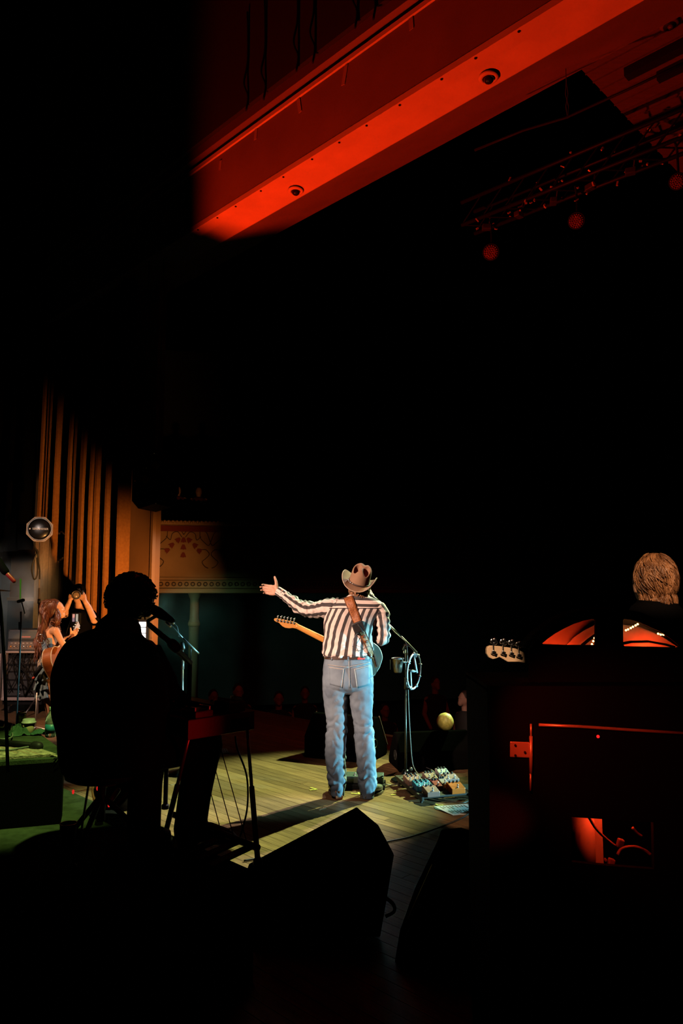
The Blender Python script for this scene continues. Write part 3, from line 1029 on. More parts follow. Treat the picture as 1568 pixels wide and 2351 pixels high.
def boot(px, py, yaw, m):
    base = SG(px, py); base.z = 0
    R = Matrix.Translation(base) @ Matrix.Rotation(yaw, 4, 'Z')
    b = MB()
    rows = [(-.060, .030, .036, .0), (-.055, .034, .05, .0), (-.02, .037, .062, .0), (.03, .036, .062, .0), (.08, .042, .042, .0), (.14, .045, .030, .0), (.19, .033, .024, .0), (.222, .012, .016, .0)]
    rings = []
    for (y, w, h, z) in lerp_rows(rows, 24):
        cz = .022 + h
        rings.append([R @ V((w * math.cos(a), y, max(.018, cz + h * math.sin(a)))) for a in [2 * math.pi * k / 20 for k in range(20)]])
    b.loft(rings)
    b.loft([[R @ V((.043 * math.cos(a), -.012 + .055 * math.sin(a), z)) for a in [2 * math.pi * k / 20 for k in range(20)]] for z in (.05, .12, .22)])
    o = b.build('boot', m, singer, smooth=True)
    hb = MB(); hb.loft([[R @ V((x, y, z)) for x, y in ((-.032 * q, -.062), (.032 * q, -.062), (.034 * q, -.004), (-.034 * q, -.004))] for z, q in ((.0, .88), (.03, 1.02))])
    hb.build('heel', m, o, bevel=.004)
    MB().prism([(-.03, 0), (.03, 0), (.046, .10), (.044, .15), (.03, .20), (.0, .226), (-.03, .20), (-.044, .15), (-.046, .10)], .004, .02, R).build('sole', mat('boot_sole', (0.10, 0.06, 0.04), .6), o)
    return o


boot(775, 1832, math.radians(14), M_BOOT)
boot(843, 1829, math.radians(-36), M_BOOT2)

# --- hair
b = MB()
hc = head_c + V((0, -.012, 0))
b.sphere(hc + V((0.002, -.004, -.02)), (.081, .092, .098), 24, 16)
for i in range(150):
    a = random.uniform(math.pi * .93, math.pi * 2.07)
    z = random.uniform(-.118, -.02)
    e = V((math.cos(a), math.sin(a), 0))
    k = math.sqrt(max(.1, 1 - (z / .15) ** 2))
    p = hc + V((e.x * .080 * k, e.y * .094 * k, z))
    pts = [p]
    ph = random.uniform(0, 6)
    for j in range(1, 7):
        pts.append(p + e * (.004 + .005 * math.sin(j * 1.1 + ph)) + V((.008 * math.sin(j * .9 + ph), .004 * math.cos(j + ph), -.006 * j)))
    b.tube(pts, [.006, .0065, .006, .005, .004, .003, .001], 5)
hair = b.build('hair', M_HAIR, singer, smooth=True)
hair['kind'] = 'stuff'

# --- hat
M_FELT = mat('tan_felt', (0.31, 0.185, 0.115), 0.85, var=0.06, vscale=20, bump=0.08, bscale=300, spec=0.1)
hat_o = SG(824, 1338, 0.005)
MH = Matrix.Translation(hat_o) @ Matrix.Rotation(math.radians(19), 4, 'Y') @ Matrix.Rotation(math.radians(-8), 4, 'Z') @ Matrix.Rotation(math.radians(20), 4, 'X')
# local: x right, y forward (to the house), z up
b = MB(); rings = []
NH = 88


def crown_pt(a, h):
    ca, sa = math.cos(a), math.sin(a)
    prof = (1 - max(0, (h - .45) / .55) ** 3.2 * .92) if h > .45 else 1.0
    bulge = 1 - .10 * h
    rx, ry = .088 * bulge * prof, .108 * bulge * prof
    x, y, z = rx * ca, ry * sa, .158 * (h if h < .45 else .45 + .55 * math.sin((h - .45) / .55 * math.pi / 2))
    z += .010 * sa * h
    # crease: two hollows either side of a ridge on the rear upper crown
    for sg in (-1, 1):
        rr2 = ((x - sg * .037) / .025) ** 2 + ((y + .040) / .040) ** 2
        g = math.exp(-rr2 ** 2) * min(1, max(0, (h - .5) / .15))
        z -= .075 * g
        y += .020 * g
    g = math.exp(-(x / .018) ** 2 - ((y - .05) / .05) ** 2) * max(0, (h - .6) / .4)
    z -= .03 * g
    return V((x, y, z))


for i in range(61):
    h = i / 60
    rings.append([MH @ crown_pt(2 * math.pi * k / NH, h) for k in range(NH)])
b.loft(rings, cap=False)
b.f.append(tuple(range(60 * NH, 61 * NH)))
hat = b.build('hat', M_FELT, singer, smooth=True)
sd = hat.modifiers.new('thickness', 'SOLIDIFY'); sd.thickness = .003; sd.offset = -1


def brim_pt(a, t):
    ca, sa = math.cos(a), math.sin(a)
    w = .076 + .012 * abs(sa)
    rx = .088 + w * t; ry = .108 + w * t * .95
    side = abs(ca) ** 2.2
    curl = side * (t ** 1.5)
    up = .085 if ca > 0 else .060
    z = up * curl - .020 * (1 - side) * t ** 1.4 * 1.0
    inn = .034 * curl * t if ca > 0 else .012 * curl * t
    return V(((rx - inn) * ca, ry * sa, z))


b = MB(); rings = []
for j in range(15):
    rings.append([MH @ brim_pt(2 * math.pi * k / NH, j / 14) for k in range(NH)])
b.loft(rings, cap=False)
brim = b.build('brim', M_FELT, hat, smooth=True)
sd = brim.modifiers.new('thickness', 'SOLIDIFY'); sd.thickness = .005; sd.offset = 0
MB().tube([MH @ (brim_pt(2 * math.pi * k / NH, 1.0)) for k in range(NH + 1)], .0036, 6).build('brim_edge', mat('pale_felt_edge', (0.50, 0.36, 0.25), .8), brim, smooth=True)
b = MB(); rings = []
for (z, o_) in ((.002, .001), (.002, .004), (.016, .004), (.016, .001)):
    rings.append([MH @ V(((.0885 + o_) * math.cos(a), (.1085 + o_) * math.sin(a), z)) for a in [2 * math.pi * k / NH for k in range(NH)]])
b.loft(rings, cap=False)
b.build('hat_band', mat('dark_band', (0.06, 0.035, 0.025), .6), hat, smooth=True)
for a in (200, 215, 232, 246):
    a = math.radians(a)
    MB().sphere((0, 0, 0), .0055 if a < 4 else .008, 10, 6, MH @ Matrix.Translation((.0935 * math.cos(a), .1135 * math.sin(a), .009))).build('band_stud', M_STEEL, hat, smooth=True)
# ------------------------------------------------------------------ the singer's guitar
SBV = BVHTree.FromPolygons([tuple(p) for p in sb.v] + [tuple(p) for p in yb.v], sb.f + [tuple(i + len(sb.v) for i in f) for f in yb.f])
gT, gH = SG(872, 1532, .16), SG(633, 1414, .24)
gx = (gH - gT).normalized(); gL = (gH - gT).length / .98
gn = V((0, 1, 0)); gn = (gn - gx * gn.dot(gx)).normalized()
gy = gn.cross(gx)
if gy.z < 0: gy = -gy
MG = Matrix((gx * gL, gy * gL, gn * gL)).transposed().to_4x4(); MG.translation = gT
guitar = thing('electric_guitar', 'cream electric guitar with maple neck slung across the singer', 'guitar', gT)
bo = smooth_path([V((x, y, 0)) for x, y in ((0, 0), (.015, .085), (.075, .145), (.15, .158), (.21, .136), (.255, .118), (.30, .126), (.35, .13), (.385, .105), (.398, .05), (.398, -.03), (.36, -.032), (.325, -.05), (.335, -.09), (.372, -.125), (.35, -.148), (.30, -.136), (.25, -.120), (.20, -.137), (.13, -.160), (.065, -.145), (.015, -.085), (0, 0))], 5)[:-1]
M_CREAM = mat('cream_lacquer', (0.66, 0.60, 0.50), 0.25, spec=.5)
gb = MB().prism([(p.x, p.y) for p in bo], -.0225, .0225, MG).build('guitar_body', M_CREAM, guitar, bevel=.006)
M_MAPLE = mat('amber_maple', (0.62, 0.27, 0.055), 0.3, var=.12, vscale=6, spec=.5)
rings = []
for (x, w) in ((.36, .0285), (.5, .0265), (.65, .024), (.775, .0215), (.79, .0215)):
    rings.append([MG @ V((x, w * math.cos(a), .012 + (-.020 * math.sin(a) if math.sin(a) > 0 else -.006 * math.sin(a)))) for a in [2 * math.pi * k / 20 for k in range(20)]])
neck = MB().loft(rings).build('neck', M_MAPLE, guitar, smooth=True)
hp = [(.775, .0215), (.80, .025), (.83, .020), (.88, .008), (.93, -.005), (.965, -.014), (.98, -.022), (.983, -.033), (.972, -.042), (.955, -.044), (.935, -.040), (.915, -.046), (.89, -.054), (.86, -.054), (.83, -.044), (.80, -.026), (.775, -.0215)]
MB().prism(hp, .004, .018, MG).build('headstock', M_MAPLE, neck, bevel=.002)
for k in range(6):
    q = (.815 + k * .0275, .016 - k * .0083)
    Mt = MG @ Matrix.Translation((q[0], q[1], -.003))
    tn = MB().box((0, -.004, 0), (.016, .014, .012), Mt).build('tuner', M_DSTEEL, neck, bevel=.002)
    MB().tube([Mt @ V((0, .0, 0)), Mt @ V((.006, .020, 0))], .003, 8).build('tuner_post', M_STEEL, tn)
    MB().sphere((0, 0, 0), (.0085, .011, .006), 10, 8, Mt @ Matrix.Translation((.009, .030, 0))).build('tuner_button', M_STEEL, tn, smooth=True)
for k in range(6):
    MB().tube([MG @ V((.09, -.0225 + k * .009, .032)), MG @ V((.79, -.016 + k * .0064, .024))], .0008, 4).build('string', M_STEEL, guitar)
# strap over the left shoulder
M_STRAP = mat('tooled_leather', (0.44, 0.155, 0.045), 0.5, color2=(0.22, 0.062, 0.018), vscale=110, bump=0.35, bscale=110)
path = [(799, 1370, 10.5), (803, 1381, 10.5), (810, 1400, 10), (818, 1422, 9.5), (826, 1441, 9), (834, 1458, 7.5), (843, 1477, 7), (852, 1497, 6), (860, 1516, 4.5), (866, 1536, 3.5)]
pl = lerp_rows([list(q) for q in path], 46)
strap_v = []
prev = None
for i, (x, y, w) in enumerate(pl):
    j = min(i + 1, len(pl) - 1); k = max(i - 1, 0)
    t = V((pl[j][0] - pl[k][0], pl[j][1] - pl[k][1])).normalized()
    nx_, ny_ = t.y, -t.x
    c0 = SG(x, y)
    yc = near_y(SBV, c0.x, c0.z)
    rowp = []
    for q in (-1, -.5, 0, .5, 1):
        p = SG(x + nx_ * w * q, y + ny_ * w * q, -.1)
        yy = near_y(SBV, p.x, p.z)
        base = yy if yy is not None else (yc if yc is not None else (prev + .006 if prev else D0 - .05))
        base = min(base, D0 + .12)
        if yc is not None: base = min(base, yc + .03)
        rowp.append(V((p.x, base - .007, p.z)))
    prev = (yc if yc is not None else (prev + .006 if prev else D0))
    if yc is None and i < 4:
        rowp = [V((p.x, D0 - .03, p.z + .012)) for p in rowp]
    strap_v.append(rowp)
b = MB()
b.loft([r for r in strap_v], cap=False, closed=False)
strap = b.build('strap', M_STRAP, guitar, smooth=True)
sd = strap.modifiers.new('thickness', 'SOLIDIFY'); sd.thickness = .004; sd.offset = 1
for e in (0, -1):
    MB().tube([r[e] + V((0, -.002, 0)) for r in strap_v], .002, 5).build('strap_edge', mat('strap_edge', (0.12, 0.04, 0.015), .6), strap)
# buckle plates on the narrow end
for (x, y) in ((836, 1463), (842, 1475)):
    patch('strap_slot', [(x - 4, y - 3), (x + 3, y - 5), (x + 5, y), (x - 2, y + 2)], mat('strap_slot', (0.10, 0.03, 0.012), .6), strap, .0135, 4, .002, SBV)
pc = SG(822, 1438); yc = near_y(SBV, pc.x, pc.z)
Mp = Matrix.Translation((pc.x, yc - .030, pc.z)) @ Matrix.Rotation(math.radians(-22), 4, 'Y')
pack = MB().box((0, 0, 0), (.096, .038, .088), Mp).build('wireless_pack', mat('pack_plastic', (0.02, 0.018, 0.018), .35), guitar, bevel=.010)
MB().tube([Mp @ V((.005, -.02, .02)), Mp @ V((.012, -.024, -.01)), Mp @ V((.016, -.016, -.05))], [.008, .010, .007], 10, round_=True).build('belt_clip', M_RUBBER, pack, smooth=True)
wl = smooth_path([Mp @ V((0, -.01, -.04)), SG(815, 1460, -.17), SG(809, 1478, -.17), SG(812, 1490, -.175), SG(824, 1494, -.17), SG(838, 1488, -.17), SG(850, 1484, -.14), SG(858, 1500, -.10), SG(866, 1535, -.02), SG(860, 1552, .08)], 6)
MB().tube(wl, .0022, 5).build('lead', M_CABLE, guitar)

# hand-held microphone of the singer
mh = SG(856, 1375, .085)
mt = thing('microphone', 'black handheld microphone raised to the singer mouth', 'microphone', mh)
a_, b_ = SG(846, 1366, .13), SG(868, 1380, .06)
MB().tube([a_, b_], [.019, .014], 14).build('handle', M_DSTEEL, mt, smooth=True)
MB().sphere((0, 0, 0), .026, 16, 12, Matrix.Translation(a_ + (a_ - b_).normalized() * .02)).build('grille', M_STEEL, mt, smooth=True)
MB().tube([b_, b_ + (b_ - a_).normalized() * .03], .010, 10).build('plug', M_STEEL, mt, smooth=True)
MB().tube(smooth_path([b_ + (b_ - a_).normalized() * .03, SG(874, 1386, .03), SG(876, 1395, .03), SG(873, 1405, .05), SG(868, 1430, .10)], 6), .004, 8).build('lead', M_CABLE, mt, smooth=True)

# ------------------------------------------------------------------ straight microphone stand beside the singer
DS = 6.72


def Q(px, py, dy=0.0):
    return P(px, py, DS + dy)


base = G(932, 1793, 0.0)
DS = base.y
msd = thing('microphone_stand', 'straight microphone stand with short boom, cup holder and ring beside the singer', 'microphone stand', base)
Mb = Matrix.Translation(base)
MB().lathe([(.135, .0), (.135, .012), (.12, .020), (.055, .026), (.052, .030), (.046, .06), (.034, .085), (.022, .098), (.012, .10)], 36, Mb).build('base', mat('base_metal', (0.10, 0.11, 0.115), .22, .9), msd, smooth=True)
MB().sphere((0, 0, 0), .018, 12, 8, Matrix.Translation(Q(943, 1766))).build('base_knob', M_DSTEEL, msd, smooth=True)
top = Q(930, 1492)
M_POLE = mat('dull_pole', (0.12, 0.105, 0.09), 0.4, .9)
MB().tube([base + V((0, 0, .08)), Q(931, 1580)], .0095, 12).build('lower_pole', M_POLE, msd, smooth=True)
MB().tube([Q(931, 1582), Q(931, 1556)], .0155, 14).build('clutch', M_POLE, msd, smooth=True)
MB().tube([Q(931, 1560), top], .0068, 12).build('upper_pole', M_POLE, msd, smooth=True)
MB().lathe([(.010, 0), (.013, .004), (.013, .022), (.008, .026)], 14, Matrix.Translation(Q(928, 1500))).build('collar', M_STEEL, msd, smooth=True)
MB().tube([Q(926, 1490), Q(930, 1482), Q(938, 1482)], [.014, .018, .012], 12, round_=True).build('swivel', M_DSTEEL, msd, smooth=True)
bp0, bp1 = Q(884, 1424, .0), Q(956, 1498, .0)
MB().tube([bp0, bp0.lerp(bp1, .55)], .0062, 10).build('boom', mat('boom_steel', (0.42, 0.45, 0.46), 0.25, 1.0), msd, smooth=True)
MB().tube([bp0.lerp(bp1, .52), bp1], .0105, 12, round_=True).build('boom_grip', M_POLE, msd, smooth=True)
MB().tube([bp0 + V((-.02, 0, .01)), bp0], [.016, .013], 12, round_=True).build('boom_tip', M_STEEL, msd, smooth=True)
MB().tube(smooth_path([bp0 + V((0, -.012, .006)), bp0.lerp(bp1, .25) + V((0, -.014, -.02)), bp0.lerp(bp1, .5) + V((0, -.014, -.012)), bp0.lerp(bp1, .62) + V((0.01, -.012, -.02)), Q(935, 1500, -.02), Q(936, 1560, -.02), Q(938, 1620, -.02), Q(941, 1680, -.02), Q(946, 1745, -.02), Q(953, 1768, -.05), Q(966, 1786, -.1)], 6), .0048, 8).build('lead', mat('grey_cable', (0.22, 0.20, 0.17), .5), msd, smooth=True)
# cup holder
Mc_ = Matrix.Translation(Q(913, 1544, -.05))
cup = MB().lathe([(.030, .0), (.036, .004), (.046, .06), (.052, .118), (.056, .12), (.056, .124), (.050, .124), (.044, .06), (.034, .008), (.0, .008)], 32, Mc_).build('cup_holder', mat('brushed_cup', (0.30, 0.25, 0.21), .30, .95), msd, smooth=True)
MB().ring((0, 0, .126), .054, .004, Mc_).build('cup_rim', mat('pale_rim', (0.6, 0.6, 0.68), .4, .3), cup, smooth=True)
MB().box((-.066, -.0, .07), (.006, .02, .088), Mc_).build('cup_handle', M_DSTEEL, cup, bevel=.002)
MB().tube([Mc_ @ V((.05, 0, .09)), Q(934, 1520, -.02), Q(941, 1519, -.01)], [.008, .012, .010], 10, round_=True).build('cup_clamp', M_DSTEEL, cup, smooth=True)
# white ring of the tambourine holder
rc = Q(950, 1541)
Mr = frame(rc, V((.55, .83, 0)), z=V((.83, -.55, 0)))
ring = MB()
Mr = Matrix((V((.36, .0, 0)), V((0, 0, 1)), V((0, -1, 0)))).transposed().to_4x4()
Mr = Matrix.Translation(rc) @ Matrix.Rotation(math.radians(4), 4, 'Y') @ Matrix.Rotation(math.radians(62), 4, 'Z') @ Matrix.Rotation(math.pi / 2, 4, 'X')
M_RING = mat('white_ring', (0.72, 0.70, 0.72), .4)
tam = thing('tambourine', 'white half moon tambourine clipped to the microphone stand', 'tambourine', rc)
hr = 39 * DS / F
MB().ring((0, 0, 0), hr, .0085, Mr, 60, 10, -150, 205).build('rim', M_RING, tam, smooth=True)
MB().tube([Q(949, 1504), Q(957, 1545)], [.012, .011], 8).build('grip', M_RING, tam, smooth=True)
MB().tube([Q(933, 1540), Q(958, 1541)], .011, 8).build('grip', M_RING, tam, smooth=True)
MB().tube([Q(942, 1542), Q(944, 1578)], .009, 8).build('grip', M_RING, tam, smooth=True)
MB().box((0, 0, 0), (.045, .02, .034), Matrix.Translation(Q(951, 1505))).build('clip', M_RING, tam, bevel=.003)
for k, a in enumerate((-110, -60, -20, 20, 60, 100, 150)):
    a = math.radians(a)
    MB().lathe([(.012, -.006), (.018, 0), (.012, .006)], 12, Mr @ Matrix.Translation((hr * math.cos(a), hr * math.sin(a), 0)) @ Matrix.Rotation(math.pi / 2, 4, 'X') @ Matrix.Rotation(a, 4, 'Y')).build('jingle', M_RING, tam, smooth=True)

# ------------------------------------------------------------------ pedal board and pedals
pb0 = G(968, 1845, 0)            # near corner
pbx = (G(1058, 1838, 0) - pb0); pbx.z = 0
pbR = G(1057, 1837, 0); pbF = G(915, 1808, 0)
ex = (pbR - pb0).normalized(); ey = V((-ex.y, ex.x, 0))
if ey.y < 0: ey = -ey
Lx = .46; Ly = .56
th = math.radians(6)


def MBd(u, v, h=0.0, yaw=0.0):
    """frame on the sloping board: u along the short side, v away from the camera"""
    slope = V((ey.x, ey.y, 0)) * math.cos(th) + V((0, 0, 1)) * math.sin(th) * .55
    slope.normalize()
    up = ex.cross(slope).normalized()
    if up.z < 0: up = -up
    m = Matrix((ex, slope, up)).transposed().to_4x4()
    m.translation = pb0 + ex * u + slope * v + up * (.045 + h)
    return m @ Matrix.Rotation(yaw, 4, 'Z')


board = thing('pedal_board', 'sloping black pedal board on the floor right of the singer', 'pedal board', pb0)
M_BOARDP = mat('board_frame', (0.05, 0.035, 0.03), .5)
for k in range(5):
    MB().box((Lx / 2, .06 + k * .125, -.008), (Lx, .085, .016), MBd(0, 0)).build('rail', M_BOARDP, board, bevel=.003)
for u in (0.01, Lx - .01):
    MB().box((u, Ly / 2, -.014), (.02, Ly, .034), MBd(0, 0)).build('side_rail', M_BOARDP, board, bevel=.003)
    for v in (.03, Ly - .03):
        q = MBd(u, v) @ V((0, 0, -.02))
        MB().tube([V((q.x, q.y, 0)), q], .011, 8).build('foot', M_BOARDP, board)
PEDALS = [  # u, v, w, d, h, colour, knobs, switches, label
    (.10, .05, .11, .12, .05, (0.36, 0.17, 0.14), 2, 1, 'copper brown effect pedal at the near corner of the pedal board'),
    (.33, .07, .12, .12, .055, (0.85, 0.16, 0.02), 3, 1, 'bright orange effect pedal on the pedal board'),
    (.09, .20, .14, .12, .05, (0.03, 0.22, 0.42), 6, 3, 'blue effect pedal with three switches on the pedal board'),
    (.205, .18, .065, .12, .05, (0.35, 0.03, 0.03), 2, 1, 'narrow red effect pedal beside the orange one'),
    (.07, .36, .13, .13, .05, (0.36, 0.18, 0.15), 6, 3, 'dull brown effect pedal at the left corner of the pedal board'),
    (.285, .215, .065, .12, .05, (0.42, 0.27, 0.24), 3, 1, 'pale effect pedal behind the orange one on the pedal board'),
    (.385, .30, .13, .11, .055, (0.46, 0.25, 0.22), 4, 2, 'large pinkish effect pedal near the middle of the pedal board'),
    (.24, .385, .10, .12, .05, (0.36, 0.22, 0.19), 3, 2, 'grey brown effect pedal at the rear of the pedal board'),
    (.39, .46, .10, .10, .055, (0.5, 0.5, 0.48), 3, 2, 'silvery effect pedal at the far corner of the pedal board')]
for (u, v, w, d, h, c, nk, ns, lab) in PEDALS:
    M0 = MBd(u, v, 0.001)
    t = thing('effect_pedal', lab, 'effect pedal', M0.translation, 'effect pedals on the board')
    m = mat('pedal_' + lab.split()[0] + str(int(u * 100)), c, .35, 0.15)
    pr = [(-d / 2, 0), (d / 2, 0), (d / 2, h * 1.15), (d / 2 - .03, h * 1.15), (-d / 2, h * .8)]
    bb = MB(); n = len(pr)
    bb.add([(-w / 2, y, z) for y, z in pr] + [(w / 2, y, z) for y, z in pr], [(i, (i + 1) % n, (i + 1) % n + n, i + n) for i in range(n)] + [tuple(range(n - 1, -1, -1)), tuple(range(n, 2 * n))], None, M0)
    bb.build('housing', m, t, bevel=.004)
    for k in range(nk):
        row = k // 3; kk = k % 3; cnt = min(3, nk)
        x = (kk - (cnt - 1) / 2) * w / (cnt + .5)
        MB().lathe([(.0095, 0), (.0085, .014), (.002, .015)], 12, M0 @ Matrix.Translation((x, d / 2 - .018 - row * .028, h * 1.14 - row * .008))).build('knob', M_RUBBER, t, smooth=True)
    for k in range(ns):
        x = (k - (ns - 1) / 2) * w / (ns + .2)
        MB().lathe([(.010, 0), (.010, .004), (.0055, .005), (.0055, .018), (.008, .019), (.008, .025), (.001, .027)], 12, M0 @ Matrix.Translation((x, -d / 2 + .022, h * .82))).build('switch', M_STEEL, t, smooth=True)
    MB().tube([M0 @ V((-w / 2 - .015, .01, h * .45)), M0 @ V((-w / 2 + .005, .01, h * .45))], .007, 8).build('jack', M_STEEL, t)
# double pedal behind the singer's feet
dp = G(838, 1812, 0)
t = thing('volume_pedal', 'dark green double foot pedal behind the singer boots', 'foot pedal', dp)
M0 = Matrix.Translation(dp) @ Matrix.Rotation(math.radians(-6), 4, 'Z')
M_GRN = mat('green_enamel', (0.10, 0.12, 0.10), .4, .2)
MB().box((0, .08, .02), (.34, .20, .04), M0).build('base', M_BLACK, t, bevel=.005)
for x, w in ((-.10, .14), (.075, .16)):
    MB().box((x, .09, .068), (w, .13, .058), M0 @ Matrix.Rotation(math.radians(5), 4, 'X')).build('pedal_box', M_GRN, t, bevel=.004)
    MB().lathe([(.012, 0), (.012, .01), (.008, .012), (.008, .026), (.002, .028)], 12, M0 @ Matrix.Translation((x + .01, .06, .092))).build('switch', M_STEEL, t, smooth=True)
MB().tube(smooth_path([M0 @ V((.17, .09, .06)), G(885, 1800, .03), G(905, 1802, .012), G(925, 1793, .03)], 6), .005, 6).build('lead', mat('grey_cable', (0.2, 0.2, 0.18), .5), t, smooth=True)
# set list sheets on the floor
M_PAPER = mat('paper', (0.70, 0.71, 0.68), .8)
M_INK = mat('ink', (0.05, 0.05, 0.05), .8)


def sheet(corners, label, lines):
    a, bq, c, d = [G(x, y, 0.004) for x, y in corners]
    t = thing('set_list', label, 'paper sheet', a, 'set lists on the floor')
    b = MB(); b.v = [a, bq, c, d] + [p + V((0, 0, .0015)) for p in (a, bq, c, d)]
    b.f = [(0, 1, 2, 3), (4, 7, 6, 5), (0, 4, 5, 1), (1, 5, 6, 2), (2, 6, 7, 3), (3, 7, 4, 0)]; b.sc = [0] * 8
    b.build('paper', M_PAPER, t)
    r = random.Random(len(label))
    for k in range(lines):
        f = .14 + .72 * k / max(1, lines - 1)
        L = r.uniform(.12, .34)
        for st0 in (.08, .55):
            q0 = a.lerp(d, st0).lerp(bq.lerp(c, st0), f); q1 = a.lerp(d, st0 + L).lerp(bq.lerp(c, st0 + L), f)
            dd = (q1 - q0); L2 = dd.length
            MB().box((L2 / 2, 0, .002), (L2, .006, .0006), frame(q0, dd, z=V((0, 0, 1)))).build('written_line', M_INK, t)


sheet([(996, 1852), (1072, 1846), (1108, 1868), (1040, 1872)], 'white set list sheet with written lines taped to the floor', 9)
sheet([(1082, 1851), (1140, 1848), (1160, 1868), (1112, 1866)], 'white sheet beside the written set list on the floor', 0)
sheet([(494, 1720), (520, 1718), (526, 1729), (493, 1730)], 'white sheet on the dark floor beyond the steel guitar', 5)
o = MB().prism([(G(x, y).x, G(x, y).y) for x, y in ((996, 1854), (1040, 1873), (1030, 1866), (1000, 1858))], .001, .003).build('paper_underlay', mat('teal_paper', (0.12, 0.30, 0.30), .8)); tag(o, 'teal paper edge showing under the set list', 'paper sheet')
o = MB().prism([(G(x, y).x, G(x, y).y) for x, y in ((1083, 1851), (1098, 1852), (1114, 1861), (1102, 1862))], .008, .0095).build('gaffer_tape', M_BLACKC); tag(o, 'black tape strip across the two paper sheets', 'tape')
# glow tape marks
M_TAPE = mat('yellow_tape', (0.72, 0.66, 0.10), .7)
for k, (q, lab) in enumerate([([(712, 1808), (728, 1812), (711, 1814)], 'small yellow tape corner left of the singer boots'), ([(806, 1821), (826, 1823), (822, 1819)], 'small yellow tape mark between the singer boots'), ([(898, 1825), (910, 1823)], 'yellow tape strip at the left of the pedal board'), ([(906, 1815), (916, 1814)], 'short yellow tape strip behind the left pedal board corner'), ([(1000, 1846), (1006, 1849), (1018, 1848)], 'yellow tape corner in front of the pedal board')]):
    pts = [G(x, y, .004) for x, y in q]
    b = MB()
    for a, c in zip(pts[:-1], pts[1:]):
        dd = c - a
        b.box((dd.length / 2, 0, 0), (dd.length, .014, .001), frame(a, dd, z=V((0, 0, 1))))
    tag(b.build('tape_mark', M_TAPE), lab, 'tape', 'tape marks on the floor')
# cables on the floor
for pts, rad, lab in [
    ([(984, 1830), (1010, 1836), (1050, 1842), (1068, 1842), (1082, 1834)], .004, 'pale cable from the near pedal curling past the board'),
    ([(1068, 1820), (1090, 1818), (1105, 1828), (1118, 1838), (1120, 1848), (1108, 1856), (1080, 1866), (1060, 1878), (1020, 1895), (970, 1912), (930, 1924), (890, 1932), (860, 1940)], .006, 'long dark cable crossing the floor in front of the set lists'),
    ([(760, 1955), (700, 1962), (650, 1966), (600, 1970), (560, 1976)], .006, 'dark cable running left across the boards from the wedge'),
    ([(1000, 1788), (1012, 1780), (1024, 1776), (1030, 1790), (1040, 1806)], .004, 'grey cable looping over the rear of the pedal board')]:
    o = MB().tube(smooth_path([G(x, y, .008) for x, y in pts], 7), rad, 6).build('floor_cable', M_CABLE, smooth=True)
    tag(o, lab, 'cable', 'cables on the floor')
o = MB().tube(smooth_path([G(1000, 1788, .02), P(996, 1772, 6.9), P(985, 1765, 7.0), P(976, 1761, 7.1)], 6), .004, 6).build('thin_wire', mat('pale_cable', (.5, .5, .48), .5), smooth=True)
tag(o, 'thin pale wire rising behind the pedal board', 'cable')
pw = G(1066, 1824, 0)
t = thing('power_supply', 'small dark green power box behind the pedal board', 'power box', pw)
MB().box((0, .03, .035), (.10, .14, .05), Matrix.Translation(pw)).build('case', M_GRN, t, bevel=.006)
for k in range(4):
    MB().tube([pw + V((-.035 + k * .023, -.045, .04)), pw + V((-.035 + k * .023, -.06, .038))], .006, 8).build('socket', M_STEEL, t)


# ------------------------------------------------------------------ floor wedges
M_WEDGE = mat('wedge_paint', (0.0028, 0.0026, 0.0024), 1.0, bump=.1, bscale=200, spec=.0)
M_GRILLE = mat('wedge_grille', (0.003, 0.003, 0.003), 1.0, .0, spec=.0, bump=.5, bscale=220)


def wedge(loc, yaw, w, d, h, label, m=M_WEDGE, edge=None):
    t = thing('stage_monitor', label, 'stage monitor', loc, 'floor wedge monitors')
    M0 = Matrix.Translation(loc) @ Matrix.Rotation(yaw, 4, 'Z')
    pr = [(-d / 2, 0.004), (d / 2, 0.004), (d / 2, h * .52), (d * .12, h), (-d * .02, h), (-d / 2, h * .22)]
    n = len(pr); b = MB()
    b.add([(-w / 2, y, z) for y, z in pr] + [(w / 2, y, z) for y, z in pr], [(i, (i + 1) % n, (i + 1) % n + n, i + n) for i in range(n)] + [tuple(range(n - 1, -1, -1)), tuple(range(n, 2 * n))], None, M0)
    b.build('cabinet', m, t, bevel=.012)
    g0, g1 = V((0, -d * .05, h)), V((0, -d / 2, h * .24))
    dv = (g1 - g0); L = dv.length; nrm = V((0, dv.z, -dv.y)).normalized()
    if nrm.z < 0: nrm = -nrm
    Mg = frame((g0 + g1) / 2 + nrm * .004, V((1, 0, 0)), z=nrm)
    MB().box((0, 0, 0), (w * .92, L * .9, .008), M0 @ Mg).build('grille', M_GRILLE, t, bevel=.002)
    for sg in (-1, 1):
        MB().ring((0, 0, 0), .042, .006, M0 @ Matrix.Translation((sg * (w / 2 + .001), d * .18, h * .4)) @ Matrix.Rotation(math.pi / 2, 4, 'Y'), 20, 6).build('handle_ring', M_RUBBER, t, smooth=True)
        MB().lathe([(.038, 0), (.038, .003)], 20, M0 @ Matrix.Translation((sg * (w / 2 + (.0 if sg > 0 else -.003)), d * .18, h * .4)) @ Matrix.Rotation(math.pi / 2, 4, 'Y')).build('handle_cup', M_BLACK, t)
    if edge:
        for sg in (-1, 1):
            MB().box((sg * w / 2, (g0.y + g1.y) / 2, (g0.z + g1.z) / 2), (.008, L, .008), M0 @ Matrix.Translation((0, (g0.y + g1.y) / 2, (g0.z + g1.z) / 2)) @ Matrix.Rotation(math.atan2(dv.z, dv.y), 4, 'X') @ Matrix.Translation((0, -(g0.y + g1.y) / 2, -(g0.z + g1.z) / 2))).build('edge_trim', edge, t)
    return t


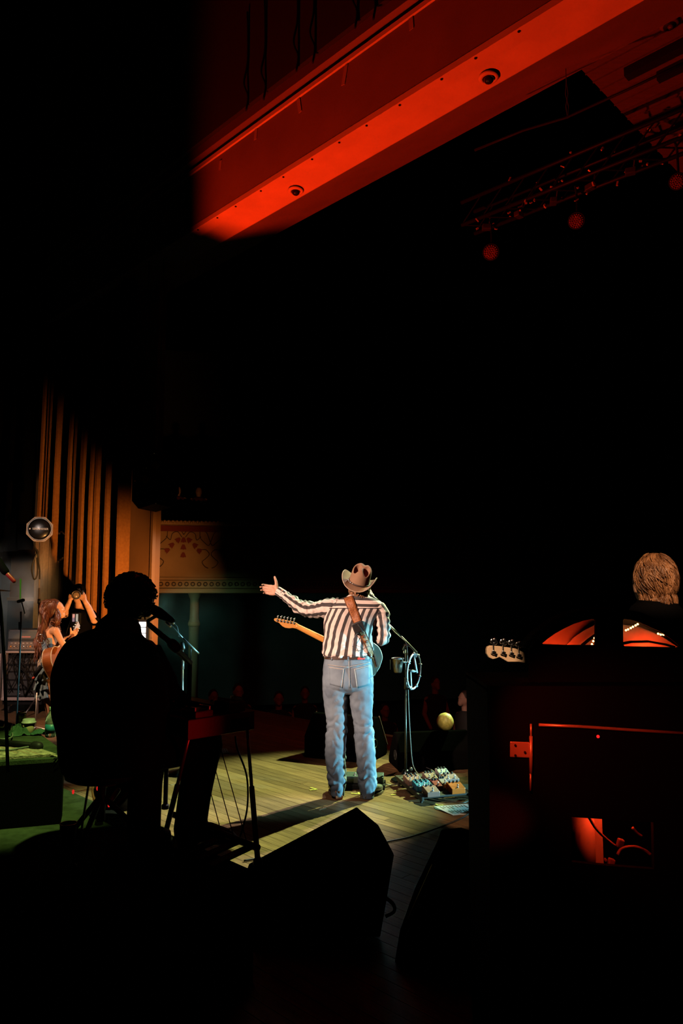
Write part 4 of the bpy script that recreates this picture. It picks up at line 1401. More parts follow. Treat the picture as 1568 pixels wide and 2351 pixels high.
M_EDGE = mat('worn_edge', (0.16, 0.10, 0.08), .5)
gw = G(772, 1748, 0)
wedge(V((gw.x + .1, gw.y + .25, 0)), math.radians(155), .72, .5, .42, 'black wedge monitor seen past the singer legs', M_WEDGE, M_EDGE)
gw = G(1010, 1790, 0)
wedge(V((gw.x - .02, gw.y + .52, 0)), math.radians(190), .74, .42, .335, 'black wedge monitor under the yellow ball')
gw = G(1105, 1795, 0)
wedge(V((gw.x + .35, gw.y + .3, 0)), math.radians(235), .60, .5, .44, 'black wedge monitor partly behind the tall black cabinet')
# ------------------------------------------------------------------ risers at the left
ZA, ZB = 0.46, 0.80
M_CARPET = mat('green_carpet', (0.06, 0.085, 0.045), .95, var=.3, vscale=18, bump=.4, bscale=160, spec=.05)
M_RISER = mat('riser_black', (0.002, 0.002, 0.002), .9, spec=.03)
sA = (G(290, 1890, ZA).dot(SY) + G(610, 1990, ZA).dot(SY)) / 2
xA = G(612, 1990, ZA).dot(SX)
ra = thing('stage_riser', 'low black platform with dark green carpet under the seated player', 'platform', st(xA - 2, sA - 1.5, 0))
MB().box((xA - 2.5, sA - 1.2, ZA / 2 - .01), (5.0, 2.4, ZA - .02), STAGE).build('body', M_RISER, ra)
MB().box((xA - 2.5, sA - 1.2, ZA - .01), (5.0, 2.4, .02), STAGE).build('carpet', M_CARPET, ra)
rb = thing('drum_riser', 'higher black platform with green carpet and a pale rug at the far left', 'platform', G(60, 1800, ZA))
pts = [(-190, 1762), (145, 1740), (149, 1726), (86, 1681), (-190, 1602)]
MB().prism([(G(x, y, ZB).x, G(x, y, ZB).y) for x, y in pts], ZA + .001, ZB - .02).build('body', M_RISER, rb)
MB().prism([(G(x, y, ZB).x, G(x, y, ZB).y) for x, y in pts], ZB - .02, ZB).build('carpet', M_CARPET, rb)
MB().tube([G(-60, 1640, ZB + .012), G(86, 1681, ZB + .012)], .012, 6).build('edge_strip', mat('strip_metal', (0.25, 0.3, 0.2), .5, .4), rb)
# rug
M_RUG = mat('pale_rug', (0.60, 0.53, 0.36), .95, color2=(0.22, 0.20, 0.13), vscale=34, bump=.5, bscale=120, spec=.05)
rc_ = [(-190, 1757), (0, 1745), (129, 1737), (44, 1707), (-190, 1690)]
rug = thing('rug', 'pale patterned rug with fringe lying on the drum riser', 'rug', G(40, 1730, ZB))
poly = [(G(x, y, ZB).x, G(x, y, ZB).y) for x, y in rc_]
MB().prism(poly, ZB + .001, ZB + .014).build('pile', M_RUG, rug)
e0, e1 = G(44, 1707, ZB + .0145), G(129, 1737, ZB + .0145)
f0, f1 = G(-190, 1757, ZB + .0145), G(129, 1737, ZB + .0145)
for k in range(3):
    q = .04 + .035 * k
    n_ = V((-(e1 - e0).y, (e1 - e0).x, 0)).normalized()
    if n_.x > 0: n_ = -n_
    MB().tube([e0.lerp(e1, .03) + n_ * q, e0.lerp(e1, .92 - q * 3.6) + n_ * q], .007, 4, flat=.2).build('border_stripe', mat('rug_border', (0.42, 0.30, 0.2), .95), rug)
b = MB()
for k in range(60):
    p = e0.lerp(e1, k / 59)
    b.tube([p, p - n_ * random.uniform(.02, .035) + V((0, random.uniform(-.008, .008), -.010))], .0022, 4)
o = b.build('fringe', M_RUG, rug); o['kind'] = 'stuff'
# cup, can, bottle
KR = 4.5 / F


def on_riser(px, py):
    return G(px, py, ZB)


c = on_riser(65, 1686)
k = c.y / F
t = thing('paper_cup', 'lidded paper coffee cup on the drum riser', 'cup', c)
Mx = Matrix.Translation(c)
MB().lathe([(9.5 * k, 0), (10 * k, .001), (13.4 * k, 27 * k), (12.6 * k, 27 * k), (9 * k, .004)], 28, Mx).build('cup', mat('kraft_paper', (0.62, 0.50, 0.28), .8), t, smooth=True)
MB().lathe([(15.5 * k, 25 * k), (16 * k, 26.5 * k), (15 * k, 28 * k), (13.5 * k, 29 * k), (13 * k, 33 * k), (12.2 * k, 34 * k), (11 * k, 33 * k), (2 * k, 32.6 * k)], 28, Mx).build('lid', mat('white_lid', (0.72, 0.74, 0.68), .4), t, smooth=True)
c = on_riser(48, 1672)
k = c.y / F
t = thing('drink_can', 'yellow green drink can behind the coffee cup', 'can', c)
Mx = Matrix.Translation(c)
MB().lathe([(7.5 * k, 0), (10 * k, 3 * k), (10 * k, 30 * k), (9.2 * k, 33 * k), (8 * k, 35 * k)], 26, Mx).build('can_body', mat('lime_print', (0.58, 0.58, 0.06), .35, .3, color2=(0.30, 0.34, 0.05), vscale=30), t, smooth=True)
MB().lathe([(8.2 * k, 34.5 * k), (8.4 * k, 35.6 * k), (7.6 * k, 36 * k), (7.2 * k, 35 * k), (1 * k, 35 * k)], 26, Mx).build('can_top', M_STEEL, t, smooth=True)
for j in range(2):
    MB().ring((0, 0, (12 + j * 10) * k), 10.05 * k, .0012, Mx, 26, 4).build('print_line', mat('dark_print', (0.07, 0.08, 0.02), .5), t)
c = on_riser(116, 1692)
k = c.y / F
t = thing('water_bottle', 'clear plastic water bottle with blue label beside the seated player', 'bottle', c)
Mx = Matrix.Translation(c)
MB().lathe([(10 * k, 0), (12 * k, 2 * k), (12 * k, 18 * k), (11.4 * k, 20 * k), (12.4 * k, 30 * k), (12 * k, 40 * k), (8 * k, 50 * k), (4.6 * k, 56 * k), (4.4 * k, 60 * k)], 26, Mx).build('bottle', mat('clear_plastic', (0.75, 0.9, 0.82), .08, trans=.75, spec=.5), t, smooth=True)
MB().lathe([(5 * k, 58 * k), (5.2 * k, 59 * k), (5.2 * k, 65 * k), (4.6 * k, 66 * k)], 20, Mx).build('cap', mat('pale_cap', (0.55, 0.78, 0.6), .4), t, smooth=True)
MB().lathe([(12.3 * k, 10 * k), (12.6 * k, 10 * k), (12.6 * k, 29 * k), (12.4 * k, 29 * k)], 26, Mx).build('wrap_label', mat('blue_label', (0.04, 0.30, 0.36), .4), t, smooth=True)
# green cloth, stand foot, cables on the riser
b = MB()
cc = on_riser(42, 1688)


def cloth(i, j):
    a = i * 2 * math.pi
    r = j * (.075 + .02 * math.sin(a * 3 + 1))
    h = .06 * (1 - j ** 1.6) + .018 * math.sin(a * 5 + j * 5) * j + .02 * noise.noise(V((math.cos(a) * 2, math.sin(a) * 2, j * 5)))
    return cc + V((r * math.cos(a) * 1.05, r * math.sin(a) * .7, max(.004, h)))


b.grid(cloth, 60, 16)
tag(b.build('cloth_bag', mat('green_cloth', (0.05, 0.13, 0.06), .8), smooth=True), 'crumpled dark green cloth bag in front of the coffee cup', 'bag')
b = MB()
cc = on_riser(112, 1686)
b.grid(lambda i, j: on_riser(70 + 44 * i, 1690 - 6 * j) + V((0, 0, .004 + .03 * math.sin(i * 3.1) * (1 - abs(j - .5) * 1.4) + .006 * noise.noise(V((i * 9, j * 5, 0))))), 30, 10)
tag(b.build('folded_towel', mat('teal_cloth', (0.05, 0.15, 0.09), .9), smooth=True, solid=.006), 'flat green towel lying behind the bag on the drum riser', 'towel')
sf = thing('stand_foot', 'black stand leg with rubber end lying over the rug', 'stand leg', on_riser(86, 1716))
MB().tube([G(-30, 1700, ZB + .04), G(84, 1713, ZB + .025)], .016, 10).build('leg', M_BLACK, sf, smooth=True)
MB().tube([G(80, 1713, ZB + .025), G(88, 1714, ZB + .024)], .027, 12, round_=True).build('rubber_end', M_RUBBER, sf, smooth=True)
for i, pts in enumerate([[(-20, 1722), (20, 1722), (50, 1717), (75, 1713)], [(-20, 1695), (8, 1697), (24, 1694), (29, 1687), (26, 1675), (28, 1663)], [(-10, 1668), (6, 1670), (10, 1662), (18, 1662)]]):
    o = MB().tube(smooth_path([G(x, y, ZB + .022) for x, y in pts], 7), .005, 6).build('riser_cable', mat('green_grey_cable', (0.2, 0.24, 0.18), .5), smooth=True)
    tag(o, ['thin cable lying across the pale rug', 'cable curling round the green bag on the riser', 'short cable loop at the left behind the bag'][i], 'cable', 'cables on the riser')
# cymbal, red mallet, stand at the left edge
cm = P(-42, 1353, 4.3)
t = thing('cymbal', 'thin edge of a dark cymbal at the left border', 'cymbal', cm)
MB().lathe([(.02, .03), (.035, .012), (.06, .008), (.155, -.001), (.158, -.004), (.06, .004), (.03, .008)], 40, Matrix.Translation(cm) @ Matrix.Rotation(math.radians(3), 4, 'Y')).build('plate', mat('bronze', (0.20, 0.15, 0.08), .35, .9), t, smooth=True)
MB().tube([cm + V((0, 0, .05)), V((cm.x, cm.y, ZB))], .010, 8).build('stand_pole', M_BLACK, t)
t = thing('clip_microphone', 'black microphone with red tail pointing down at the left border', 'microphone', P(16, 1315, 3.6))
MB().tube([P(-12, 1280, 3.6), P(12, 1312, 3.6)], [.022, .019], 12, round_=True).build('body', M_BLACKC, t, smooth=True)
MB().tube([P(10, 1310, 3.6), P(32, 1334, 3.6)], [.0105, .0100], 12, round_=True).build('tail', mat('red_gloss', (0.28, 0.02, 0.02), .35), t, smooth=True)
MB().tube([P(-14, 1278, 3.6), P(2, 1400, 3.65), P(10, 1520, 3.7), V((P(22, 1690, 3.7).x, P(22, 1690, 3.7).y, ZB))], .0085, 8).build('gooseneck', M_BLACKC, t, smooth=True)
# ------------------------------------------------------------------ green marked drum microphone
gm = P(48, 1382, 7.6)
t = thing('boom_microphone', 'small pale microphone on a stand under a fluorescent green tube', 'microphone stand', V((gm.x, gm.y, 0)))
MB().tube([P(47, 1329, 7.6), P(46.5, 1375, 7.6)], [2.0 * 7.6 / F, 1.5 * 7.6 / F], 10).build('green_tube', mat('fluor_green', (0.20, 0.62, 0.06), .5, emit=(0.25, 0.75, 0.06), estr=.12), t, smooth=True)
MB().tube([P(42, 1381, 7.6), P(53, 1378, 7.6)], [3.6 * 7.6 / F, 3.9 * 7.6 / F], 12, round_=True).build('head', mat('pale_mic', (0.45, 0.36, 0.32), .5), t, smooth=True)
MB().tube([P(50, 1383, 7.6), P(57, 1409, 7.6)], .0065, 8).build('arm', M_DSTEEL, t, smooth=True)
MB().tube([P(48, 1404, 7.6), P(48, 1450, 7.6), V((P(48, 1450, 7.6).x, 7.6, 0.0))], .009, 8).build('pole', M_DSTEEL, t, smooth=True)
MB().tube([P(44, 1428, 7.6), P(44, 1446, 7.6)], .008, 8).build('sleeve', mat('pale_mic', (0.4, 0.4, 0.4), .5), t, smooth=True)

# ------------------------------------------------------------------ round antenna on a stand
AD = 10.3
ac = P(91, 1215, AD)
ka = AD / F
ant = thing('dish_antenna', 'octagonal grey antenna with black round face on a tall thin stand', 'antenna', V((ac.x, ac.y, 0)))
Ma = Matrix.Translation(ac) @ Matrix.Rotation(math.radians(18), 4, 'Z') @ Matrix.Rotation(math.pi / 2, 4, 'X')
octo = [(31 * ka * math.cos(math.radians(22.5 + 45 * k)), 31 * ka * math.sin(math.radians(22.5 + 45 * k))) for k in range(8)]
MB().prism(octo, -.03, .0, Ma).build('reflector', mat('grey_reflector', (0.52, 0.43, 0.38), .55, .2), ant, bevel=.004)
MB().ring((0, 0, .006), 25 * ka, .010, Ma, 48, 8).build('rim', mat('dull_rim', (0.3, 0.27, 0.24), .35, .7), ant, smooth=True)
MB().lathe([(24.5 * ka, .0), (24.5 * ka, .02), (20 * ka, .035), (10 * ka, .045), (.001, .048)], 48, Ma).build('radome', mat('black_radome', (0.008, 0.008, 0.008), .25, spec=.5), ant, smooth=True)


def text(body, size, M, m, name, parent):
    cu = bpy.data.curves.new(name, 'FONT')
    cu.body = body; cu.size = size; cu.align_x = 'CENTER'; cu.align_y = 'CENTER'; cu.extrude = .0006
    cu.materials.append(m)
    tmp = bpy.data.objects.new(name, cu)
    COL.objects.link(tmp)
    me = bpy.data.meshes.new_from_object(tmp.evaluated_get(bpy.context.evaluated_depsgraph_get()))
    bpy.data.objects.remove(tmp)
    me.transform(M)
    if not me.materials: me.materials.append(m)
    o = bpy.data.objects.new(name, me)
    COL.objects.link(o)
    attach(o, parent)
    return o


M_LOGO = mat('white_print', (0.85, 0.8, 0.75), .5)
text('SENNHEISER', .038, Ma @ Matrix.Translation((.014, -.0, .050)), M_LOGO, 'lettering', ant)
MB().prism([(-.010, -.009), (.006, -.009), (.010, .009), (-.006, .009)], 0, .001, Ma @ Matrix.Translation((-.125, 0, .046))).build('logo_mark', M_LOGO, ant)
pole_x = ac.x
M_PALE = mat('pale_pole', (0.55, 0.47, 0.42), .4, .6)
MB().tube([P(91, 1245, AD + .05), P(90, 1352, AD + .05)], .0085, 10).build('upper_pole', M_PALE, ant, smooth=True)
MB().tube([P(90, 1350, AD + .05), P(88, 1500, AD + .05), V((P(86, 1640, AD + .05).x, AD + .05, 0.0))], .013, 10).build('lower_pole', M_PALE, ant, smooth=True)
MB().tube([P(89.5, 1375, AD + .05), P(89.3, 1386, AD + .05)], .02, 10).build('collar', M_DSTEEL, ant, smooth=True)
MB().tube([P(84, 1262, AD), P(86, 1270, AD)], .018, 10).build('clamp', M_STEEL, ant, smooth=True)
for pts in ([(77, 1243), (80, 1256), (86, 1268), (88, 1290), (91, 1310), (91, 1330)], [(84, 1270), (76, 1290), (73, 1310), (78, 1330), (85, 1322), (86, 1300), (84, 1280)]):
    MB().tube(smooth_path([P(x, y, AD - .02) for x, y in pts], 7), .010, 6).build('lead', M_CABLE, ant, smooth=True)
ft = V((P(86, 1640, AD).x, AD + .05, 0))
for a in (20, 140, 260):
    e = V((math.cos(math.radians(a)), math.sin(math.radians(a)), 0))
    MB().tube([ft + V((0, 0, .28)), ft + e * .38 + V((0, 0, .012))], .011, 8).build('leg', M_DSTEEL, ant, smooth=True)

# ------------------------------------------------------------------ amplifier rack
AR = G(44, 1640, 0).y
ka = AR / F
rk = thing('rack_case', 'open equipment rack with pale metal frame and hanging cables behind the woman', 'rack case', V((P(45, 1600, AR).x, AR, 0)))


def RP(px, py, dy=0.0):
    return P(px, py, AR + dy)


M_FRAME = mat('pale_aluminium', (0.62, 0.50, 0.45), .4, .5)
x0, x1 = RP(5, 1550).x, RP(95, 1550).x
zt_, zb_ = RP(40, 1497).z, RP(40, 1605).z
MB().box(((x0 + x1) / 2, AR + .36, (zt_ + zb_) / 2), (x1 - x0, .56, zt_ - zb_)).build('case', M_BLACK, rk)
for zz, h in ((zt_, .028), (zb_, .04)):
    MB().box(((x0 + x1) / 2, AR + .04, zz), (x1 - x0, .09, h)).build('frame_bar', M_FRAME, rk, bevel=.006)
for xx in (x0 + .02, x1 - .02):
    MB().box((xx, AR + .04, (zt_ + zb_) / 2), (.035, .08, zt_ - zb_)).build('frame_bar', M_FRAME, rk, bevel=.006)
MB().box((x0 - .035, AR + .0, (zt_ + zb_) / 2 - .02), (.03, .06, zt_ - zb_)).build('door_edge', M_FRAME, rk, bevel=.006)
for k, (y0_, y1_) in enumerate(((1512, 1526), (1530, 1543), (1545, 1562), (1564, 1583), (1586, 1600))):
    za, zb2 = RP(40, y1_).z, RP(40, y0_).z
    u = MB().box(((x0 + x1) / 2, AR + .10, (za + zb2) / 2), (x1 - x0 - .10, .05, zb2 - za - .01)).build('rack_unit', mat('unit_panel%d' % (k % 2), (0.30, 0.22, 0.20) if k > 1 else (0.06, 0.06, 0.06), .45, .3), rk, bevel=.003)
    MB().sphere(RP(44, (y0_ + y1_) / 2, .05), (.018, .012, .009), 10, 6).build('unit_handle', M_STEEL, u, smooth=True)
for k in range(16):
    r = random.Random(k)
    a = RP(r.uniform(18, 85), 1498, .02); c2 = RP(r.uniform(18, 85), r.uniform(1560, 1600), .02)
    mid = a.lerp(c2, .5) + V((r.uniform(-.12, .12), -.04, -r.uniform(.0, .12)))
    MB().tube(smooth_path([a, a.lerp(mid, .5) + V((r.uniform(-.05, .05), -.03, 0)), mid, c2], 6), .006, 5).build('patch_cable', M_BLACK, rk, smooth=True)
for xx in (x0 + .08, x1 - .08):
    MB().lathe([(.05, -.016), (.05, .016)], 16, Matrix.Translation((xx, AR + .1, .052)) @ Matrix.Rotation(math.pi / 2, 4, 'Y')).build('caster', M_RUBBER, rk)
MB().box(((x0 + x1) / 2, AR + .30, (zb_ + .09) / 2 + .03), (x1 - x0, .5, zb_ - .1)).build('base', M_BLACK, rk)
# heads on the rack
z1_ = zt_ + .014
for (pa, pb_, nm, lab, m) in ((1495, 1471, 'amplifier_head', 'amplifier head with a row of lit knobs standing on the rack', mat('head_panel', (0.20, 0.17, 0.15), .4, .2)), (1470, 1446, 'equipment_case', 'dark grey equipment case on top of the amplifier head', mat('case_grey', (0.10, 0.12, 0.12), .6))):
    h = (pa - pb_) * ka
    t = thing(nm, lab, 'amplifier' if 'amp' in nm else 'case', V(((x0 + x1) / 2, AR + .2, z1_)))
    bx0, bx1 = RP(16, 1480).x, RP(92, 1480).x
    MB().box(((bx0 + bx1) / 2, AR + .2, z1_ + h / 2), (bx1 - bx0, .36, h - .002)).build('housing', mat('head_body', (0.05, 0.055, 0.055), .6), t, bevel=.006)
    MB().box(((bx0 + bx1) / 2, AR + .018, z1_ + h / 2), (bx1 - bx0 - .02, .01, h * .7)).build('front_panel', m, t)
    if 'amp' in nm:
        for k in range(9):
            MB().sphere((bx0 + .05 + k * (bx1 - bx0 - .1) / 8, AR + .008, z1_ + h * .42), (.014, .014, .014), 10, 8).build('knob', M_STEEL if k % 3 else mat('amber_knob', (0.6, 0.25, 0.05), .4), t, smooth=True)
        for k in range(7):
            MB().box((bx0 + .06 + k * .055, AR + .010, z1_ + h * .72), (.022, .006, .006)).build('print_mark', M_LOGO, t)
        MB().sphere((bx1 - .07, AR + .008, z1_ + h * .62), .007, 8, 6).build('pilot_light', mat('blue_led', (0.1, 0.2, 1), .4, emit=(.25, .3, 1), estr=4), t, smooth=True)
    else:
        MB().box(((bx0 + bx1) / 2 + .02, AR + .008, z1_ + h * .3), (.14, .004, .018)).build('badge', mat('red_badge', (0.5, 0.22, 0.2), .5), t)
        MB().box(((bx0 + bx1) / 2, AR + .008, z1_ + h * .88), (bx1 - bx0 - .06, .004, .006)).build('seam_strip', mat('pale_strip', (0.3, 0.3, 0.28), .5), t)
    z1_ += h + .002

# ------------------------------------------------------------------ loudspeaker hanging by the pier
LD = 9.3
kl = LD / F
lc = P(335, 1100, LD)
t = thing('hanging_loudspeaker', 'black loudspeaker hanging in front of the pier beside the curtain', 'loudspeaker', lc)
outl = [(312, 1022), (303, 1055), (302, 1150), (317, 1168), (357, 1156), (374, 1122), (372, 1060), (356, 1030)]
pts = [P(x, y, LD) for x, y in outl]
bq = MB(); n = len(pts)
bq.v = pts + [p + V((.12, .42, .0)) for p in pts]
bq.f = [(i, (i + 1) % n, (i + 1) % n + n, i + n) for i in range(n)] + [tuple(range(n - 1, -1, -1)), tuple(range(n, 2 * n))]; bq.sc = [0] * (2 * n)
bq.build('cabinet', mat('speaker_black', (0.003, 0.003, 0.003), .6, spec=.06), t, bevel=.01)
for (x, y) in ((334, 1101), (358, 1068)):
    Mv = Matrix.Translation(P(x, y, LD - .01)) @ Matrix.Rotation(math.radians(40), 4, 'Y')
    g = MB().box((0, 0, 0), (.085, .012, .08), Mv).build('vent', mat('vent_dark', (0.10, 0.06, 0.035), .5, .3), t)
    for k in range(4):
        MB().box((0, -.008, -.03 + k * .02), (.08, .006, .006), Mv).build('louvre', mat('vent_bar', (0.28, 0.16, 0.08), .5, .3), g)
for (x, y) in ((310, 1104), (336, 1074), (358, 1155), (354, 1041)):
    MB().sphere(P(x, y, LD - .006), .011, 8, 6).build('bolt', M_STEEL, t, smooth=True)
for dx in (-.1, .1):
    MB().tube([lc + V((dx, .2, .38)), lc + V((dx, .2, 4.4))], .008, 6).build('chain', M_BLACK, t)
# ------------------------------------------------------------------ woman with acoustic guitar
WD = 9.0
KW = WD / F


def W(px, py, dy=0.0):
    return P(px, py, WD + dy)


wf = V((W(112, 1600).x, WD, 0))
woman = thing('person', 'woman with long wavy auburn hair in a ruffled grey dress playing acoustic guitar', 'person', wf)
b = MB()
hd = W(130, 1401)
b.sphere(hd, (.090, .078, .112), 22, 14)
b.sphere(hd + V((.060, .0, -.055)), (.045, .045, .048), 12, 8)
b.sphere(hd + V((.092, .0, -.012)), (.022, .013, .020), 10, 8)
b.sphere(hd + V((.080, .0, -.052)), (.016, .02, .010), 10, 8)
b.sphere(hd + V((.078, .0, .03)), (.016, .04, .014), 10, 8)
capsule(b, [W(119, 1440), W(126, 1414)], [.052, .046])
capsule(b, [W(116, 1450), W(112, 1490), W(110, 1530)], [.095, .085, .10])
capsule(b, [W(104, 1448, .06), W(127, 1449, -.09)], [.055, .05])
capsule(b, [W(128, 1448, -.10), W(147, 1485, -.13), W(163, 1474, -.02)], [.047, .037, .028])
capsule(b, [W(104, 1448, .09), W(132, 1474, .22), W(160, 1464, .40)], [.045, .036, .028])
hand(b, W(164, 1473, -.02), V((.9, .1, .3)), V((0, 0, 1)), V((.1, 1, 0)), .95, curl=(.8, .8, .8, .8))
hand(b, W(161, 1463, .42), V((.7, -.1, .6)), V((-.3, 0, 1)), V((.2, -1, 0)), .95, curl=(.9, .9, .9, .9))
capsule(b, [W(110, 1560, -.05), W(113, 1600, -.07), W(121, 1652, -.04), W(119, 1672, -.04)], [.09, .075, .055, .045])
capsule(b, [W(113, 1560, .05), W(123, 1600, .08), W(131, 1648, .10), W(131, 1670, .10)], [.09, .07, .05, .042])
M_SKIN2 = mat('warm_skin', (0.66, 0.33, 0.18), .5, var=.1, vscale=20)
b.build('body', M_SKIN2, woman, voxel=.008, relax=3)
for sx, dy in ((119, -.04), (131, .10)):
    q = W(sx, 1672, dy)
    MB().tube([V((q.x, q.y, .25)), V((q.x, q.y, .06)), V((q.x + .05, q.y + .03, .04)), V((q.x + .15, q.y + .09, .03))], [.06, .05, .045, .03], 12, round_=True).build('boot', mat('dark_boot', (0.04, 0.03, 0.03), .5), woman, smooth=True)
for sg in (-1, 1):
    MB().sphere(hd + V((.076, sg * .028, .012)), (.010, .012, .008), 8, 6).build('eye', M_WHITE, woman, smooth=True)
# dress: bodice and three ruffled tiers
M_DRESS = mat('grey_denim', (0.17, 0.245, 0.29), .85, var=.15, vscale=12, bump=.2, bscale=90)
rows = [(1464, 99, 127, .112), (1480, 98, 126, .112), (1500, 96, 124, .11), (1520, 93, 124, .118), (1534, 91, 126, .128)]
rg = []
for (py, xl, xr, ry) in lerp_rows(rows, 16):
    rg.append(oval(W((xl + xr) / 2, py), (xr - xl) / 2 * KW, ry, 48))
dress = MB().loft(rg).build('dress', M_DRESS, woman, smooth=True)
for ti, (y0_, y1_, xl0, xr0, xl1, xr1) in enumerate(((1532, 1556, 92, 126, 85, 131), (1553, 1579, 89, 128, 83, 132), (1576, 1598, 88, 130, 86, 137))):
    rg = []
    for i in range(14):
        f = i / 13
        py = y0_ + (y1_ - y0_) * f
        xl, xr = xl0 + (xl1 - xl0) * f, xr0 + (xr1 - xr0) * f
        c = W((xl + xr) / 2, py + 2 * f)
        ring_ = oval(c, (xr - xl) / 2 * KW, .13 + .035 * f, 90, 2.0)
        rg.append([p + (p - c).normalized() * (.016 * f * math.sin(k * .98 + ti * 2 + 2 * noise.noise(V((k * .1, ti, 0)))) + .004) + V((0, 0, .012 * f * math.sin(k * .5 + ti))) for k, p in enumerate(ring_)])
    bb = MB(); bb.loft(rg, cap=False)
    bb.build('skirt_tier', M_DRESS, dress, smooth=True, solid=.004)
# hair: long wavy locks
M_AUB = mat('auburn_hair', (0.15, 0.045, 0.015), .38, color2=(0.045, 0.013, 0.006), vscale=40, stretch=(1, 1, .25), bump=.5, bscale=120)
b = MB()
b.sphere(W(121, 1398), (.112, .098, .128), 22, 14)
r = random.Random(5)
for i in range(280):
    a = r.uniform(0, 2 * math.pi)
    rad = r.uniform(.3, 1)
    p0 = W(118, 1392) + V((.085 * math.cos(a) * rad - .02, .085 * math.sin(a) * rad, .06 + .03 * (1 - rad)))
    side = math.cos(a)
    ex_ = 79 + (r.random() ** .8) * 34
    if side > .55 and r.random() < .55:
        ex_ = r.uniform(122, 141); ey_ = r.uniform(1420, 1456)
    else:
        ey_ = r.uniform(1480, 1522) - max(0, ex_ - 95) * .9
    p3 = W(ex_, ey_, r.uniform(-.12, .08))
    mid1 = W(104 if ex_ < 118 else 132, 1425, r.uniform(-.11, .07)); mid2 = p3.lerp(mid1, .4) + V((-.03, 0, 0))
    path_ = smooth_path([p0, p0.lerp(mid1, .5) + V((-.035 if ex_ < 118 else .02, 0, .02)), mid1, mid2, p3], 7)
    ph = r.uniform(0, 6); am = r.uniform(.006, .018)
    L = len(path_)
    path_ = [q + V((am * math.sin(k * .75 + ph), am * math.cos(k * .6 + ph), 0)) * min(1, k / 10) for k, q in enumerate(path_)]
    w_ = r.uniform(.013, .023)
    b.tube(path_, [w_ * (.7 + .5 * math.sin(math.pi * min(1, k / L + .15))) * (1 - .75 * (k / L) ** 4) for k in range(L)], 6)
o = b.build('hair', M_AUB, woman, smooth=True); o['kind'] = 'stuff'
MB().ring((0, 0, 0), .05, .004, Matrix.Translation(W(94, 1466, -.13)) @ Matrix.Rotation(math.pi / 2, 4, 'X') @ Matrix.Rotation(.4, 4, 'Z'), 28, 6).build('earring', M_STEEL, woman, smooth=True)
b = MB()
for k in range(14):
    q = W(96 - k * .5 + r.uniform(-3, 3), 1508 + k * 1.6, -.13)
    b.tube([q, q + V((r.uniform(-.02, .02), -.01, -.05))], .004, 5)
o = b.build('fringe_tassels', mat('pale_fringe', (0.6, 0.45, 0.33), .7), woman); o['kind'] = 'stuff'
# her guitar
gc = W(146, 1508, .05)
ag = thing('acoustic_guitar', 'brown acoustic guitar held by the woman in the grey dress', 'guitar', gc)
ax = (W(171, 1440, .60) - W(131, 1512, -.02)).normalized()
an = V((.9, -.25, .1)); an = (an - ax * an.dot(ax)).normalized(); ay = an.cross(ax)
MGu = Matrix((ax, ay, an)).transposed().to_4x4(); MGu.translation = W(131, 1512, -.02)
prof = smooth_path([V((x, y, 0)) for x, y in ((-.26, 0), (-.24, .12), (-.15, .19), (-.04, .19), (.03, .135), (.09, .125), (.16, .145), (.22, .11), (.24, 0), (.22, -.11), (.16, -.145), (.09, -.125), (.03, -.135), (-.04, -.19), (-.15, -.19), (-.24, -.12), (-.26, 0))], 5)[:-1]
M_MAHO = mat('brown_wood', (0.34, 0.10, 0.025), .3, var=.2, vscale=8, stretch=(1, 6, 1))
gbod = MB().prism([(p.x, p.y) for p in prof], -.055, .055, MGu).build('guitar_body', M_MAHO, ag)
for z in (-.055, .055):
    MB().tube([MGu @ V((p.x, p.y, z)) for p in prof] + [MGu @ V((prof[0].x, prof[0].y, z))], .006, 6).build('binding', mat('cream_binding', (0.7, 0.55, 0.38), .5), gbod)
MB().tube([MGu @ V((.22, 0, .04)), MGu @ V((.60, 0, .045))], [.03, .026], 12).build('neck', M_MAHO, ag, smooth=True)
hs = MB().prism([(.60, -.028), (.78, -.036), (.785, .036), (.60, .028)], .028, .045, MGu).build('headstock', mat('pale_head', (0.5, 0.5, 0.52), .3), ag, bevel=.003)
for k in range(6):
    MB().sphere((0, 0, 0), .013, 8, 6, MGu @ Matrix.Translation((.63 + .055 * (k % 3), .048 if k < 3 else -.048, .035))).build('tuner', M_STEEL, ag, smooth=True)
MB().tube(smooth_path([W(104, 1452, -.12), W(108, 1490, -.15), W(122, 1512, -.13), W(134, 1530, -.06)], 6), .018, 6, flat=.25).build('strap', mat('dark_strap', (0.05, 0.02, 0.015), .6), ag)
# microphone boom behind her
ws = thing('boom_stand', 'black boom microphone stand leaning behind the woman in the grey dress', 'microphone stand', V((W(70, 1600).x, 9.3, 0)))
MB().tube([W(58, 1600, -.2), W(82, 1548, -.2)], .016, 10).build('boom', M_BLACK, ws, smooth=True)
MB().tube([W(80, 1551, -.2), W(94, 1530, -.2)], .026, 10).build('grip', M_BLACK, ws, smooth=True)
MB().sphere(W(77, 1557, -.22), .018, 10, 8).build('red_knob', mat('red_plastic', (.6, .06, .03), .4), ws, smooth=True)
MB().tube([W(85, 1590, -.2), V((W(85, 1590, -.2).x, WD - .2, .01))], .010, 8).build('pole', M_PALE, ws, smooth=True)
for a in (10, 130, 250):
    e = V((math.cos(math.radians(a)), math.sin(math.radians(a)), 0)); q = V((W(85, 1590, -.2).x, WD - .2, 0))
    MB().tube([q + V((0, 0, .1)), q + e * .3 + V((0, 0, .012))], .010, 8).build('leg', M_PALE, ws, smooth=True)

# ------------------------------------------------------------------ photographer
PD = 9.9
KP = PD / F


def PH(px, py, dy=0.0):
    return P(px, py, PD + dy)


